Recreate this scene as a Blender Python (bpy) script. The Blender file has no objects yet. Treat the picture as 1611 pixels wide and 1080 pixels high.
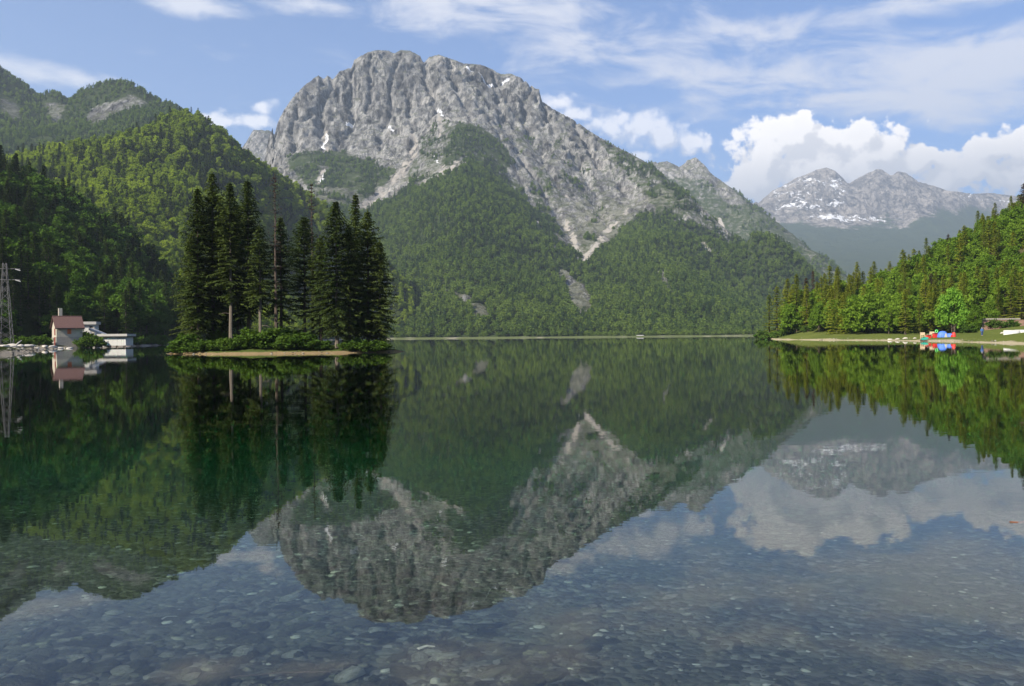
import bpy, bmesh, math, random
import numpy as np
from mathutils import Matrix, Vector

random.seed(7)
RNG = np.random.default_rng(7)
scene = bpy.context.scene
COL = scene.collection

# ------------------------------------------------------------------ camera
FPX, CX, CY = 1340.0, 805.5, 540.0          # focal length and centre of the photograph in its pixels
EYE = np.array([0.0, 0.0, 1.7])
ROLL = math.atan(0.0085)
PITCH = math.atan((540 - 529.45) / FPX)
_F = np.array([0, math.cos(PITCH), -math.sin(PITCH)])
_R0 = np.array([1.0, 0, 0]); _U0 = np.array([0, math.sin(PITCH), math.cos(PITCH)])
_R = math.cos(ROLL) * _R0 - math.sin(ROLL) * _U0
_U = math.sin(ROLL) * _R0 + math.cos(ROLL) * _U0
cam_d = bpy.data.cameras.new('camera')
cam_d.sensor_width = 36.0
cam_d.lens = 36.0 * FPX / 1611.0
cam_d.clip_start = 0.1
cam_d.clip_end = 60000
cam = bpy.data.objects.new('camera', cam_d)
COL.objects.link(cam)
_m = Matrix.Identity(4)
for i in range(3):
    _m[i][0], _m[i][1], _m[i][2], _m[i][3] = _R[i], _U[i], -_F[i], EYE[i]
cam.matrix_world = _m
scene.camera = cam

def P(px, py, Y):
    """world point seen at photograph pixel (px, py) at a distance Y ahead"""
    d = _F + (px - CX) / FPX * _R + (CY - py) / FPX * _U
    return EYE + d * (Y / d[1])

def proj(x, y, z):
    dx, dy, dz = x - EYE[0], y - EYE[1], z - EYE[2]
    w = dx * _F[0] + dy * _F[1] + dz * _F[2]
    w = np.where(w < 1e-3, 1e-3, w)
    a = (dx * _R[0] + dy * _R[1] + dz * _R[2]) / w
    b = (dx * _U[0] + dy * _U[1] + dz * _U[2]) / w
    return CX + a * FPX, CY - b * FPX

# ------------------------------------------------------------------ sun, sky, exposure
SUN_EL = math.radians(36.0)
SUN_AZ = math.radians(-134.0)               # clockwise from the view direction; negative is left
TO_SUN = Vector((math.cos(SUN_EL) * math.sin(SUN_AZ), math.cos(SUN_EL) * math.cos(SUN_AZ), math.sin(SUN_EL)))
sun_d = bpy.data.lights.new('sun', 'SUN')
sun_d.energy = 5.0
sun_d.angle = math.radians(0.5)
sun_d.color = (1.0, 0.90, 0.74)
sun = bpy.data.objects.new('sun', sun_d)
COL.objects.link(sun)
sun.rotation_euler = TO_SUN.to_track_quat('Z', 'Y').to_euler()
sun.location = (0, 0, 50)

vs = scene.view_settings
vs.view_transform = 'Standard'; vs.look = 'None'; vs.gamma = 1.0; vs.use_curve_mapping = False
vs.exposure = 1.3
cy = scene.cycles
cy.max_bounces = 7; cy.diffuse_bounces = 2; cy.glossy_bounces = 3; cy.transmission_bounces = 5
cy.transparent_max_bounces = 8; cy.volume_bounces = 0
cy.caustics_refractive = True; cy.caustics_reflective = False
cy.sample_clamp_indirect = 4.0
cy.use_denoising = True
cy.use_adaptive_sampling = True

class NT:
    """small helper for building node trees"""
    def __init__(s, tree):
        s.t = tree; s.n = tree.nodes; s.l = tree.links
    def add(s, kind, **kw):
        n = s.n.new(kind)
        for k, v in kw.items():
            setattr(n, k, v)
        return n
    def put(s, sock, v):
        if isinstance(v, bpy.types.NodeSocket):
            s.l.new(v, sock)
        elif v is not None:
            sock.default_value = v
    def math(s, op, a, b=None, c=None, clamp=False):
        n = s.add('ShaderNodeMath', operation=op, use_clamp=clamp)
        s.put(n.inputs[0], a); s.put(n.inputs[1], b); s.put(n.inputs[2], c)
        return n.outputs[0]
    def vmath(s, op, a, b=None, c=None):
        n = s.add('ShaderNodeVectorMath', operation=op)
        s.put(n.inputs[0], a); s.put(n.inputs[1], b)
        if c is not None: s.put(n.inputs[2], c)
        return n.outputs['Value'] if op in ('LENGTH', 'DOT_PRODUCT', 'DISTANCE') else n.outputs[0]
    def noise(s, vec, scale, detail=4, rough=0.55, dist=0.0, out='Fac', dims='3D'):
        n = s.add('ShaderNodeTexNoise', noise_dimensions=dims)
        s.put(n.inputs['Vector'], vec); s.put(n.inputs['Scale'], scale)
        s.put(n.inputs['Detail'], detail); s.put(n.inputs['Roughness'], rough); s.put(n.inputs['Distortion'], dist)
        return n.outputs[out]
    def ramp(s, fac, stops, interp='LINEAR'):
        n = s.add('ShaderNodeValToRGB'); s.put(n.inputs[0], fac)
        cr = n.color_ramp; cr.interpolation = interp
        while len(cr.elements) < len(stops): cr.elements.new(0.5)
        for e, (p, c) in zip(cr.elements, stops):
            e.position = p
            e.color = (c, c, c, 1) if not hasattr(c, '__len__') else (*c, 1)
        return n.outputs[0]
    def smooth(s, v, a, b):
        n = s.add('ShaderNodeMapRange', interpolation_type='SMOOTHSTEP')
        s.put(n.inputs['Value'], v); n.inputs['From Min'].default_value = a; n.inputs['From Max'].default_value = b
        return n.outputs['Result']
    def mix(s, f, a, b, blend='MIX'):
        n = s.add('ShaderNodeMix', data_type='RGBA', blend_type=blend)
        s.put(n.inputs['Factor'], f)
        for sock, v in ((n.inputs[6], a), (n.inputs[7], b)):
            if not isinstance(v, bpy.types.NodeSocket) and len(v) == 3: v = (*v, 1)
            s.put(sock, v)
        return n.outputs[2]
    def combine(s, x, y, z):
        n = s.add('ShaderNodeCombineXYZ')
        for k, v in enumerate((x, y, z)): s.put(n.inputs[k], v)
        return n.outputs[0]
    def sep(s, v):
        n = s.add('ShaderNodeSeparateXYZ'); s.put(n.inputs[0], v)
        return n.outputs

def az_te(px, py):
    """azimuth and tangent of elevation of a photograph pixel"""
    d = P(px, py, 1.0) - EYE
    return math.atan2(d[0], d[1]), d[2] / math.hypot(d[0], d[1])

def cloud_group():
    g = bpy.data.node_groups.new('cumulus_density', 'ShaderNodeTree')
    g.interface.new_socket('Vector', in_out='INPUT', socket_type='NodeSocketVector')
    g.interface.new_socket('Density', in_out='OUTPUT', socket_type='NodeSocketFloat')
    t = NT(g)
    gi = t.add('NodeGroupInput'); go = t.add('NodeGroupOutput')
    v = gi.outputs[0]
    blobs = [(1245, 212, 58, 34), (1198, 236, 52, 40), (1290, 214, 48, 30), (1345, 214, 38, 28), (1375, 236, 62, 34),
             (1440, 250, 52, 30), (1255, 268, 110, 42), (1350, 272, 120, 40), (1185, 282, 40, 34), (1562, 236, 44, 26),
             (1605, 246, 44, 36), (1540, 268, 62, 32), (1480, 284, 66, 26), (1640, 262, 60, 50), (1740, 270, 90, 40),
             (1005, 206, 46, 24), (1045, 212, 46, 24), (955, 196, 42, 20), (1090, 222, 44, 18), (875, 160, 30, 16),
             (900, 182, 34, 12), (1012, 246, 24, 10), (1150, 296, 36, 14), (412, 168, 20, 13), (392, 190, 36, 13), (345, 192, 40, 11),
             (1215, 306, 50, 16)]
    cur = None
    for px, py, rx, ry in blobs:
        a, e = az_te(px, py)
        rx, ry = rx / FPX * 1.15, ry / FPX * 1.15
        w = t.vmath('MULTIPLY_ADD', v, (1 / rx, 1 / ry, 0), (-a / rx, -e / ry, 0))
        l = t.vmath('LENGTH', w)
        cur = l if cur is None else t.math('SMOOTH_MIN', cur, l, 0.25)
    n1 = t.noise(v, 26, 3, 0.5, dims='2D')
    vor = t.add('ShaderNodeTexVoronoi', feature='F1', voronoi_dimensions='2D'); t.put(vor.inputs['Vector'], t.vmath('ADD', v, t.vmath('SCALE', t.noise(v, 40, 2, 0.6, out='Color', dims='2D'), None)))
    vor.inputs['Scale'].default_value = 34
    n2 = t.noise(v, 95, 4, 0.6, dims='2D')
    d = t.math('SUBTRACT', 1.0, cur)
    d = t.math('ADD', d, t.math('MULTIPLY', t.math('SUBTRACT', n1, 0.5), 1.0))
    d = t.math('ADD', d, t.math('MULTIPLY', t.math('SUBTRACT', 0.42, vor.outputs['Distance']), 0.75))
    vo2 = t.add('ShaderNodeTexVoronoi', feature='F1', voronoi_dimensions='2D'); t.put(vo2.inputs['Vector'], t.vmath('ADD', v, t.vmath('SCALE', t.noise(v, 90, 2, 0.6, out='Color', dims='2D'), None))); vo2.inputs['Scale'].default_value = 82
    d = t.math('ADD', d, t.math('MULTIPLY', t.math('SUBTRACT', 0.42, vo2.outputs['Distance']), 0.38))
    d = t.math('ADD', d, t.math('MULTIPLY', t.math('SUBTRACT', n2, 0.5), 0.6))
    t.put(go.inputs[0], d)
    for n in g.nodes:
        if n.type == 'VECT_MATH' and n.operation == 'SCALE': n.inputs['Scale'].default_value = 0.012
    return g

def build_world():
    w = bpy.data.worlds.new('World'); scene.world = w
    w.use_nodes = True
    t = NT(w.node_tree); t.n.clear()
    out = t.add('ShaderNodeOutputWorld'); bg = t.add('ShaderNodeBackground')
    sky = t.add('ShaderNodeTexSky', sky_type='NISHITA', sun_disc=False)
    sky.sun_elevation = SUN_EL; sky.sun_rotation = SUN_AZ
    sky.altitude = 950; sky.air_density = 1.0; sky.dust_density = 0.15; sky.ozone_density = 5.5
    d = t.add('ShaderNodeTexCoord').outputs['Generated']
    x, y, z = t.sep(d)
    az = t.math('ARCTAN2', x, y)
    te = t.math('DIVIDE', z, t.math('SQRT', t.math('ADD', t.math('MULTIPLY', x, x), t.math('MULTIPLY', y, y))))
    te = t.math('MINIMUM', te, 6.0)
    v = t.combine(az, te, 0.0)
    # thin high cloud: streaky noise, most of it up to the right
    warp = t.vmath('MULTIPLY', t.noise(v, 5, 2, 0.5, out='Color', dims='2D'), (0.09, 0.05, 0))
    vs_ = t.vmath('ADD', t.vmath('MULTIPLY', v, (1.0, 2.6, 0)), warp)
    # streaks lean: shear elevation with azimuth
    sx = t.sep(vs_)
    vs2 = t.combine(sx[0], t.math('ADD', sx[1], t.math('MULTIPLY', sx[0], 0.22)), 0.3)
    nA = t.noise(vs2, 8.5, 7, 0.64, 0.3, dims='2D')
    nB = t.noise(vs2, 2.2, 2, 0.5, dims='2D')
    banks = [(860, 22, 170, 30), (1000, 62, 160, 40), (1110, 55, 110, 30), (1180, 118, 240, 38), (1420, 112, 220, 38), (1560, 130, 160, 40),
             (1080, 160, 170, 26), (1350, 155, 150, 22), (1450, 8, 220, 16), (300, 8, 70, 12), (490, 8, 70, 12), (130, 125, 90, 14), (760, 0, 110, 22)]
    cur = None
    for px, py, rx, ry in banks:
        a, e = az_te(px, py)
        rx, ry = rx / FPX * 1.2, ry / FPX * 1.2
        l = t.vmath('LENGTH', t.vmath('MULTIPLY_ADD', v, (1 / rx, 1 / ry, 0), (-a / rx, -e / ry, 0)))
        cur = l if cur is None else t.math('SMOOTH_MIN', cur, l, 0.4)
    bank = t.math('SUBTRACT', 1.15, cur)
    bank = t.math('MAXIMUM', bank, -0.5)
    ci = t.math('ADD', t.math('MULTIPLY', bank, 0.62), t.math('MULTIPLY', t.math('SUBTRACT', nA, 0.5), 2.3))
    ci = t.math('ADD', ci, t.math('MULTIPLY', t.math('SUBTRACT', nB, 0.5), 0.9))
    ci = t.math('MULTIPLY', t.smooth(ci, -0.18, 0.8), 0.78)
    # heaped clouds behind the peaks
    g = cloud_group()
    def dens(vec):
        n = t.add('ShaderNodeGroup'); n.node_tree = g; t.put(n.inputs[0], vec); return n.outputs[0]
    d0 = dens(v)
    d1 = dens(t.vmath('ADD', v, (-0.012, 0.016, 0)))
    cu = t.smooth(d0, 0.05, 0.36)
    thick = t.smooth(d0, 0.15, 1.1)
    lit = t.smooth(t.math('SUBTRACT', d0, d1), -0.30, 0.34)
    hgt = t.smooth(te, az_te(1300, 300)[1], az_te(1300, 195)[1])
    lit = t.math('MULTIPLY', t.math('ADD', 0.32, t.math('MULTIPLY', lit, 0.68)), t.math('ADD', 0.45, t.math('MULTIPLY', hgt, 0.75)), clamp=True)
    cu_col = t.mix(lit, (5.6, 5.5, 5.7), (12.5, 11.6, 10.6))
    cu_col = t.mix(t.math('MULTIPLY', thick, 0.12), cu_col, (6.0, 5.9, 6.0))
    ci_col = (6.9, 6.75, 6.9, 1)
    base = t.mix(1.0, sky.outputs[0], (0.80, 0.92, 1.08), 'MULTIPLY')
    col = t.mix(ci, base, ci_col)
    big = t.math('ADD', 0.62, t.math('MULTIPLY', t.smooth(az, az_te(1060, 300)[0], az_te(1170, 300)[0]), 0.33))
    soft = t.smooth(d0, -0.1, 0.7)
    cu = t.mix(t.smooth(az, az_te(1060, 300)[0], az_te(1170, 300)[0]), t.combine(soft, soft, soft), t.combine(cu, cu, cu))
    cu = t.sep(cu)[0]
    col = t.mix(t.math('MULTIPLY', cu, big), col, cu_col)
    up = t.smooth(z, -0.02, 0.0)
    col = t.mix(up, base, col)
    t.put(bg.inputs[0], col)
    bg.inputs[1].default_value = 0.069
    t.l.new(bg.outputs[0], out.inputs[0])
    w.cycles.sampling_method = 'MANUAL'; w.cycles.sample_map_resolution = 256
build_world()

# ------------------------------------------------------------------ numeric noise
_GR = np.random.default_rng(3).normal(size=(256, 3)); _GR /= np.linalg.norm(_GR, axis=1)[:, None]
_PM = np.random.default_rng(5).permutation(256)
def perlin(x, y, z):
    x, y, z = np.broadcast_arrays(np.asarray(x, float), np.asarray(y, float), np.asarray(z, float))
    ix, iy, iz = np.floor(x).astype(int), np.floor(y).astype(int), np.floor(z).astype(int)
    fx, fy, fz = x - ix, y - iy, z - iz
    u, v, w = [f * f * f * (f * (f * 6 - 15) + 10) for f in (fx, fy, fz)]
    r = 0
    for a in (0, 1):
        for b in (0, 1):
            for c in (0, 1):
                h = _PM[(_PM[(_PM[(ix + a) & 255] + iy + b) & 255] + iz + c) & 255]
                g = _GR[h]
                dt = g[..., 0] * (fx - a) + g[..., 1] * (fy - b) + g[..., 2] * (fz - c)
                r = r + dt * (u if a else 1 - u) * (v if b else 1 - v) * (w if c else 1 - w)
    return r * 1.5
def fbm(x, y, z, o=4, g=0.5):
    r = 0; a = 1; s = 0
    for k in range(o):
        r = r + a * perlin(x * 2**k + 17.3 * k, y * 2**k - 9.1 * k, z * 2**k + 3.7 * k); s += a; a *= g
    return r / s
def ridged(x, y, z, o=4, g=0.5):
    r = 0; a = 1; s = 0
    for k in range(o):
        r = r + a * (1 - 2 * np.abs(perlin(x * 2**k + 7.3 * k, y * 2**k - 5.1 * k, z * 2**k + 1.7 * k))); s += a; a *= g
    return r / s
def sstep(v, a, b):
    t = np.clip((v - a) / (b - a), 0, 1)
    return t * t * (3 - 2 * t)

# ------------------------------------------------------------------ object helpers
def tag(o, label=None, cat=None, group=None, kind=None):
    if label: o['label'] = label
    if cat: o['category'] = cat
    if group: o['group'] = group
    if kind: o['kind'] = kind
    return o
def empty(name, loc, rz=0.0, **kw):
    o = bpy.data.objects.new(name, None); COL.objects.link(o)
    o.empty_display_size = 0.5
    o.location = loc; o.rotation_euler = (0, 0, rz)
    return tag(o, **kw)
def mesh_np(name, verts, faces, smooth=False):
    """faces: (n, 3) or (n, 4) array"""
    me = bpy.data.meshes.new(name)
    verts = np.asarray(verts, np.float32); faces = np.asarray(faces, np.int32)
    k = faces.shape[1]; n = len(faces)
    me.vertices.add(len(verts)); me.vertices.foreach_set('co', verts.ravel())
    me.loops.add(n * k); me.loops.foreach_set('vertex_index', faces.ravel())
    me.polygons.add(n); me.polygons.foreach_set('loop_start', np.arange(0, n * k, k, dtype=np.int32))
    me.polygons.foreach_set('loop_total', np.full(n, k, np.int32))
    if smooth: me.polygons.foreach_set('use_smooth', np.ones(n, bool))
    me.update(calc_edges=True)
    return me
def obj(name, me, mat=None, parent=None, loc=None, **kw):
    o = bpy.data.objects.new(name, me); COL.objects.link(o)
    if mat and not me.materials: me.materials.append(mat)
    if parent is not None: o.parent = parent
    if loc is not None: o.location = loc
    return tag(o, **kw)
class MB:
    """collects boxes, prisms and tubes into one mesh"""
    def __init__(s): s.v = []; s.f = []
    def box(s, x0, x1, y0, y1, z0, z1):
        b = len(s.v)
        s.v += [(x, y, z) for z in (z0, z1) for y in (y0, y1) for x in (x0, x1)]
        s.f += [tuple(b + i for i in q) for q in ((0, 2, 3, 1), (4, 5, 7, 6), (0, 1, 5, 4), (2, 6, 7, 3), (0, 4, 6, 2), (1, 3, 7, 5))]
        return s
    def prism(s, poly, ax, a0, a1):
        """extrude a 2-D polygon along axis ax (0, 1 or 2)"""
        b = len(s.v); n = len(poly)
        for a in (a0, a1):
            for u, w in poly:
                s.v.append({0: (a, u, w), 1: (u, a, w), 2: (u, w, a)}[ax])
        s.f += [tuple(range(b + n - 1, b - 1, -1)), tuple(range(b + n, b + 2 * n))]
        s.f += [(b + i, b + (i + 1) % n, b + n + (i + 1) % n, b + n + i) for i in range(n)]
        return s
    def tube(s, pts, radii, seg=6, cap=True):
        pts = [Vector(p) for p in pts]
        if not hasattr(radii, '__len__'): radii = [radii] * len(pts)
        b = len(s.v)
        for i, p in enumerate(pts):
            d = (pts[min(i + 1, len(pts) - 1)] - pts[max(i - 1, 0)]).normalized()
            a = d.orthogonal().normalized() if abs(d.z) < 0.99 else Vector((1, 0, 0)); c = d.cross(a)
            for k in range(seg):
                t = 2 * math.pi * k / seg
                s.v.append(tuple(p + (a * math.cos(t) + c * math.sin(t)) * radii[i]))
        for i in range(len(pts) - 1):
            for k in range(seg):
                k2 = (k + 1) % seg
                s.f.append((b + i * seg + k, b + i * seg + k2, b + (i + 1) * seg + k2, b + (i + 1) * seg + k))
        if cap:
            s.f.append(tuple(range(b + seg - 1, b - 1, -1)))
            e = b + (len(pts) - 1) * seg
            s.f.append(tuple(range(e, e + seg)))
        return s
    def mesh(s, name, smooth=False):
        me = bpy.data.meshes.new(name); me.from_pydata(s.v, [], s.f); me.update()
        if smooth: me.polygons.foreach_set('use_smooth', np.ones(len(me.polygons), bool))
        return me
    def build(s, name, mat, parent=None, smooth=False, **kw):
        return obj(name, s.mesh(name, smooth), mat, parent, **kw)

# ------------------------------------------------------------------ materials
def material(name):
    m = bpy.data.materials.new(name); m.use_nodes = True
    t = NT(m.node_tree); t.n.clear()
    return m, t, t.add('ShaderNodeOutputMaterial')
def simple(name, col, rough=0.8, var=0.15, scale=6.0, bump=0.0, metal=0.0):
    m, t, out = material(name)
    b = t.add('ShaderNodeBsdfPrincipled')
    co = t.add('ShaderNodeTexCoord').outputs['Object']
    n = t.noise(co, scale, 6, 0.65)
    c = t.mix(n, tuple(k * (1 - var * 1.6) for k in col), tuple(min(1, k * (1 + var * 1.6)) for k in col))
    t.put(b.inputs['Base Color'], c)
    b.inputs['Roughness'].default_value = rough; b.inputs['Metallic'].default_value = metal
    if bump:
        bm_ = t.add('ShaderNodeBump'); bm_.inputs['Strength'].default_value = 0.6; bm_.inputs['Distance'].default_value = bump
        t.put(bm_.inputs['Height'], n); t.l.new(bm_.outputs[0], b.inputs['Normal'])
    t.l.new(b.outputs[0], out.inputs[0])
    return m
def leaf(name, dark, light, trans=0.3, tcol=None, patch=0.02):
    """foliage: colour varies from tree to tree and from clump to clump"""
    m, t, out = material(name)
    rnd = t.add('ShaderNodeObjectInfo').outputs['Random']
    geo = t.add('ShaderNodeNewGeometry')
    n = t.noise(geo.outputs['Position'], 0.55, 3, 0.6)
    n2 = t.noise(geo.outputs['Position'], patch, 3, 0.5)
    isl = geo.outputs['Random Per Island']
    f = t.math('ADD', t.math('MULTIPLY', rnd, 0.45), t.math('MULTIPLY', t.math('SUBTRACT', n, 0.5), 0.7))
    f = t.math('ADD', f, t.math('MULTIPLY', t.math('SUBTRACT', n2, 0.5), 0.9))
    f = t.math('ADD', f, t.math('MULTIPLY', isl, 0.35))
    f = t.math('ADD', f, 0.08, clamp=True)
    c = t.mix(f, dark, light)
    d = t.add('ShaderNodeBsdfDiffuse'); t.put(d.inputs[0], c)
    tr = t.add('ShaderNodeBsdfTranslucent')
    t.put(tr.inputs[0], t.mix(1.0, c, tcol or (1.25, 1.3, 0.5), 'MULTIPLY'))
    mx = t.add('ShaderNodeMixShader'); mx.inputs[0].default_value = trans
    t.l.new(d.outputs[0], mx.inputs[1]); t.l.new(tr.outputs[0], mx.inputs[2])
    t.l.new(mx.outputs[0], out.inputs[0])
    return m

M = {}
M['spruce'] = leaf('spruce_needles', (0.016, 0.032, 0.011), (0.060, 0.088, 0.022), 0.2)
M['spruce_lit'] = leaf('spruce_needles_sunlit', (0.085, 0.125, 0.016), (0.27, 0.29, 0.036), 0.4)  # brighter copy of the needles, right bank's sunlight put into the colour
M['broad'] = leaf('broadleaf_foliage', (0.070, 0.14, 0.016), (0.195, 0.30, 0.034), 0.42)
M['broad_bright'] = leaf('bright_spring_foliage', (0.12, 0.26, 0.03), (0.21, 0.38, 0.055), 0.4)
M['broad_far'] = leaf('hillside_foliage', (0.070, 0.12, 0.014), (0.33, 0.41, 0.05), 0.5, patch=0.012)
M['main_broad'] = leaf('mountain_foliage', (0.045, 0.090, 0.022), (0.19, 0.262, 0.052), 0.38, patch=0.006)
M['far_spruce'] = leaf('mountain_spruce', (0.030, 0.066, 0.024), (0.085, 0.145, 0.040), 0.25)
M['island_spruce'] = leaf('island_spruce_needles', (0.030, 0.050, 0.015), (0.100, 0.130, 0.034), 0.25)
M['broad_left'] = leaf('dark_broadleaf_foliage', (0.034, 0.078, 0.014), (0.105, 0.185, 0.028), 0.35)  # darker copy of the leaves, near left slope's shade put into the colour
M['bush'] = leaf('shrub_foliage', (0.04, 0.085, 0.014), (0.10, 0.165, 0.03), 0.3)
M['dead_twig'] = leaf('dead_twigs', (0.05, 0.035, 0.022), (0.13, 0.085, 0.055), 0.0, (1, 1, 1))
M['bark'] = simple('spruce_bark', (0.075, 0.058, 0.045), 0.9, 0.3, 4, 0.02)
M['bark_pale'] = simple('pale_bark', (0.13, 0.11, 0.09), 0.9, 0.3, 4, 0.02)

# ------------------------------------------------------------------ terrain tools
def tps(pts, X, Y, lam=0.0):
    pts = np.asarray(pts, float); n = len(pts)
    c = pts[:, :2].mean(0); s = pts[:, :2].std() + 1e-9
    q = (pts[:, :2] - c) / s
    def k(r2): return r2 * np.log(r2 + 1e-12)
    d2 = ((q[:, None] - q[None]) ** 2).sum(-1)
    A = np.zeros((n + 3, n + 3)); A[:n, :n] = k(d2) + lam * np.eye(n)
    A[:n, n] = 1; A[:n, n + 1:] = q; A[n, :n] = 1; A[n + 1:, :n] = q.T
    b = np.zeros(n + 3); b[:n] = pts[:, 2]
    w = np.linalg.solve(A, b)
    gx, gy = (X - c[0]) / s, (Y - c[1]) / s
    z = w[n] + w[n + 1] * gx + w[n + 2] * gy
    for i in range(n):
        z = z + w[i] * k((gx - q[i, 0]) ** 2 + (gy - q[i, 1]) ** 2)
    return z
def densify(line, step):
    line = [np.asarray(p, float) for p in line]; out = [line[0]]
    for a, b in zip(line, line[1:]):
        m = max(1, int(np.linalg.norm((b - a)[:2]) / step))
        out += [a + (b - a) * i / m for i in range(1, m + 1)]
    return out
def inpoly(px, py, poly):
    r = np.zeros(np.shape(px), bool); n = len(poly)
    for i in range(n):
        (x0, y0), (x1, y1) = poly[i], poly[(i + 1) % n]
        if y0 == y1: continue
        c = ((y0 > py) != (y1 > py)) & (px < (x1 - x0) * (py - y0) / (y1 - y0) + x0)
        r ^= c
    return r
def polydist(px, py, line):
    d = np.full(np.shape(px), 1e9); w = np.zeros(np.shape(px))
    for (x0, y0, w0), (x1, y1, w1) in zip(line, line[1:]):
        vx, vy = x1 - x0, y1 - y0
        t = np.clip(((px - x0) * vx + (py - y0) * vy) / (vx * vx + vy * vy), 0, 1)
        dd = np.hypot(px - x0 - t * vx, py - y0 - t * vy)
        b = dd < d; d = np.where(b, dd, d); w = np.where(b, w0 + (w1 - w0) * t, w)
    return d / w
def blur(a, n=1):
    for _ in range(n):
        p = np.pad(a, 1, mode='edge')
        a = (p[:-2, 1:-1] + p[2:, 1:-1] + p[1:-1, :-2] + p[1:-1, 2:] + 2 * p[1:-1, 1:-1]) / 6
    return a
def grid(x0, x1, y0, y1, step):
    return np.meshgrid(np.arange(x0, x1 + step / 2, step), np.arange(y0, y1 + step / 2, step))
def sheet(name, X, Y, Z, mat, attrs=None, keep=None, smooth=True, kind='structure', parent=None):
    h, w = X.shape
    V = np.stack([X, Y, Z], -1).reshape(-1, 3)
    i = np.arange(h * w).reshape(h, w)
    Q = np.stack([i[:-1, :-1], i[:-1, 1:], i[1:, 1:], i[1:, :-1]], -1).reshape(-1, 4)
    if keep is not None:
        kq = keep.reshape(-1)[Q].any(1); Q = Q[kq]
        used = np.zeros(h * w, bool); used[Q] = True
        re = np.cumsum(used) - 1; V = V[used]; Q = re[Q]
    else: used = np.ones(h * w, bool)
    me = mesh_np(name, V, Q, smooth)
    for k, a in (attrs or {}).items():
        at = me.attributes.new(k, 'FLOAT', 'POINT')
        at.data.foreach_set('value', np.ascontiguousarray(a.reshape(-1)[used], np.float32))
    return obj(name, me, mat, parent, kind=kind)

def mountain_mat(name, rock_lo=(0.115, 0.115, 0.118), rock_hi=(0.39, 0.39, 0.385), green=(0.025, 0.042, 0.016), green2=(0.060, 0.078, 0.030), bs=1.0):
    m, t, out = material(name)
    pos = t.add('ShaderNodeNewGeometry').outputs['Position']
    def at(k):
        n = t.add('ShaderNodeAttribute'); n.attribute_name = k; return n.outputs['Fac']
    vert = t.vmath('MULTIPLY', pos, (1, 1, 0.28))
    n_big = t.noise(pos, 0.008 * bs, 4, 0.6)
    n_str = t.noise(vert, 0.035 * bs, 7, 0.68, 0.6)
    n_fin = t.noise(t.vmath('MULTIPLY', pos, (1, 1, 0.55)), 0.11 * bs, 6, 0.75)
    r = t.math('ADD', t.math('MULTIPLY', n_str, 0.55), t.math('ADD', t.math('MULTIPLY', n_fin, 0.3), t.math('MULTIPLY', n_big, 0.25)))
    rock = t.ramp(r, [(0.36, tuple(c * 0.55 for c in rock_lo)), (0.48, rock_lo), (0.56, tuple((a + b) / 2 for a, b in zip(rock_lo, rock_hi))), (0.66, rock_hi)])
    rock = t.mix(t.math('MULTIPLY', t.smooth(n_big, 0.5, 0.7), 0.2), rock, (0.30, 0.27, 0.24))
    cr1 = t.math('ABSOLUTE', t.math('SUBTRACT', t.noise(t.vmath('MULTIPLY', pos, (1, 0.6, 0.22)), 0.022 * bs, 4, 0.6, 0.8), 0.5))
    cr2 = t.math('ABSOLUTE', t.math('SUBTRACT', t.noise(t.vmath('MULTIPLY', pos, (1, 0.6, 0.5)), 0.055 * bs, 4, 0.65, 0.6), 0.5))
    crk = t.math('MULTIPLY', t.math('ADD', 0.35, t.math('MULTIPLY', t.smooth(cr1, 0.0, 0.035), 0.65)), t.math('ADD', 0.5, t.math('MULTIPLY', t.smooth(cr2, 0.0, 0.04), 0.5)))
    rock = t.mix(1.0, rock, t.combine(crk, crk, crk), 'MULTIPLY')
    nz = t.sep(t.add('ShaderNodeNewGeometry').outputs['True Normal'])[2]
    led = t.math('MULTIPLY', t.smooth(t.math('ADD', nz, t.math('MULTIPLY', t.math('SUBTRACT', n_str, 0.5), 1.1)), 0.66, 0.84), 1.0 if bs > 0.9 else 0.0)
    rock = t.mix(t.math('MULTIPLY', led, 0.6), rock, (0.075, 0.085, 0.04))
    gr = t.mix(t.noise(pos, 0.03 * bs, 5, 0.65), green, green2)
    f = t.math('ADD', at('forest'), t.math('MULTIPLY', t.math('SUBTRACT', t.noise(pos, 0.06 * bs, 5, 0.7), 0.5), 1.3))
    f = t.smooth(f, 0.38, 0.62)
    c = t.mix(f, rock, gr)
    s = t.math('ADD', at('scree'), t.math('MULTIPLY', t.math('SUBTRACT', t.noise(pos, 0.07 * bs, 5, 0.7), 0.5), 0.9))
    c = t.mix(t.smooth(s, 0.40, 0.62), c, t.mix(n_fin, (0.27, 0.25, 0.23), (0.42, 0.40, 0.37)))
    sn = t.math('ADD', at('snow'), t.math('MULTIPLY', t.math('SUBTRACT', t.noise(t.vmath('MULTIPLY', pos, (1, 0.5, 1.3)), 0.06 * bs, 6, 0.75), 0.5), 2.2))
    c = t.mix(t.smooth(sn, 0.50, 0.60), c, (0.74, 0.76, 0.80))
    b = t.add('ShaderNodeBsdfDiffuse'); t.put(b.inputs[0], c); b.inputs[1].default_value = 0.6
    bp = t.add('ShaderNodeBump'); bp.inputs['Strength'].default_value = 0.9; bp.inputs['Distance'].default_value = 14.0 / bs
    t.put(bp.inputs['Height'], t.math('ADD', n_str, t.math('MULTIPLY', n_fin, 0.4)))
    t.l.new(bp.outputs[0], b.inputs['Normal'])
    t.l.new(b.outputs[0], out.inputs[0])
    return m
M['mountain'] = mountain_mat('limestone_mountain')
M['far_mountain'] = mountain_mat('far_limestone', bs=0.4, rock_lo=(0.085, 0.082, 0.08), rock_hi=(0.37, 0.34, 0.31), green=(0.010, 0.026, 0.014), green2=(0.065, 0.085, 0.035))

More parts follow.
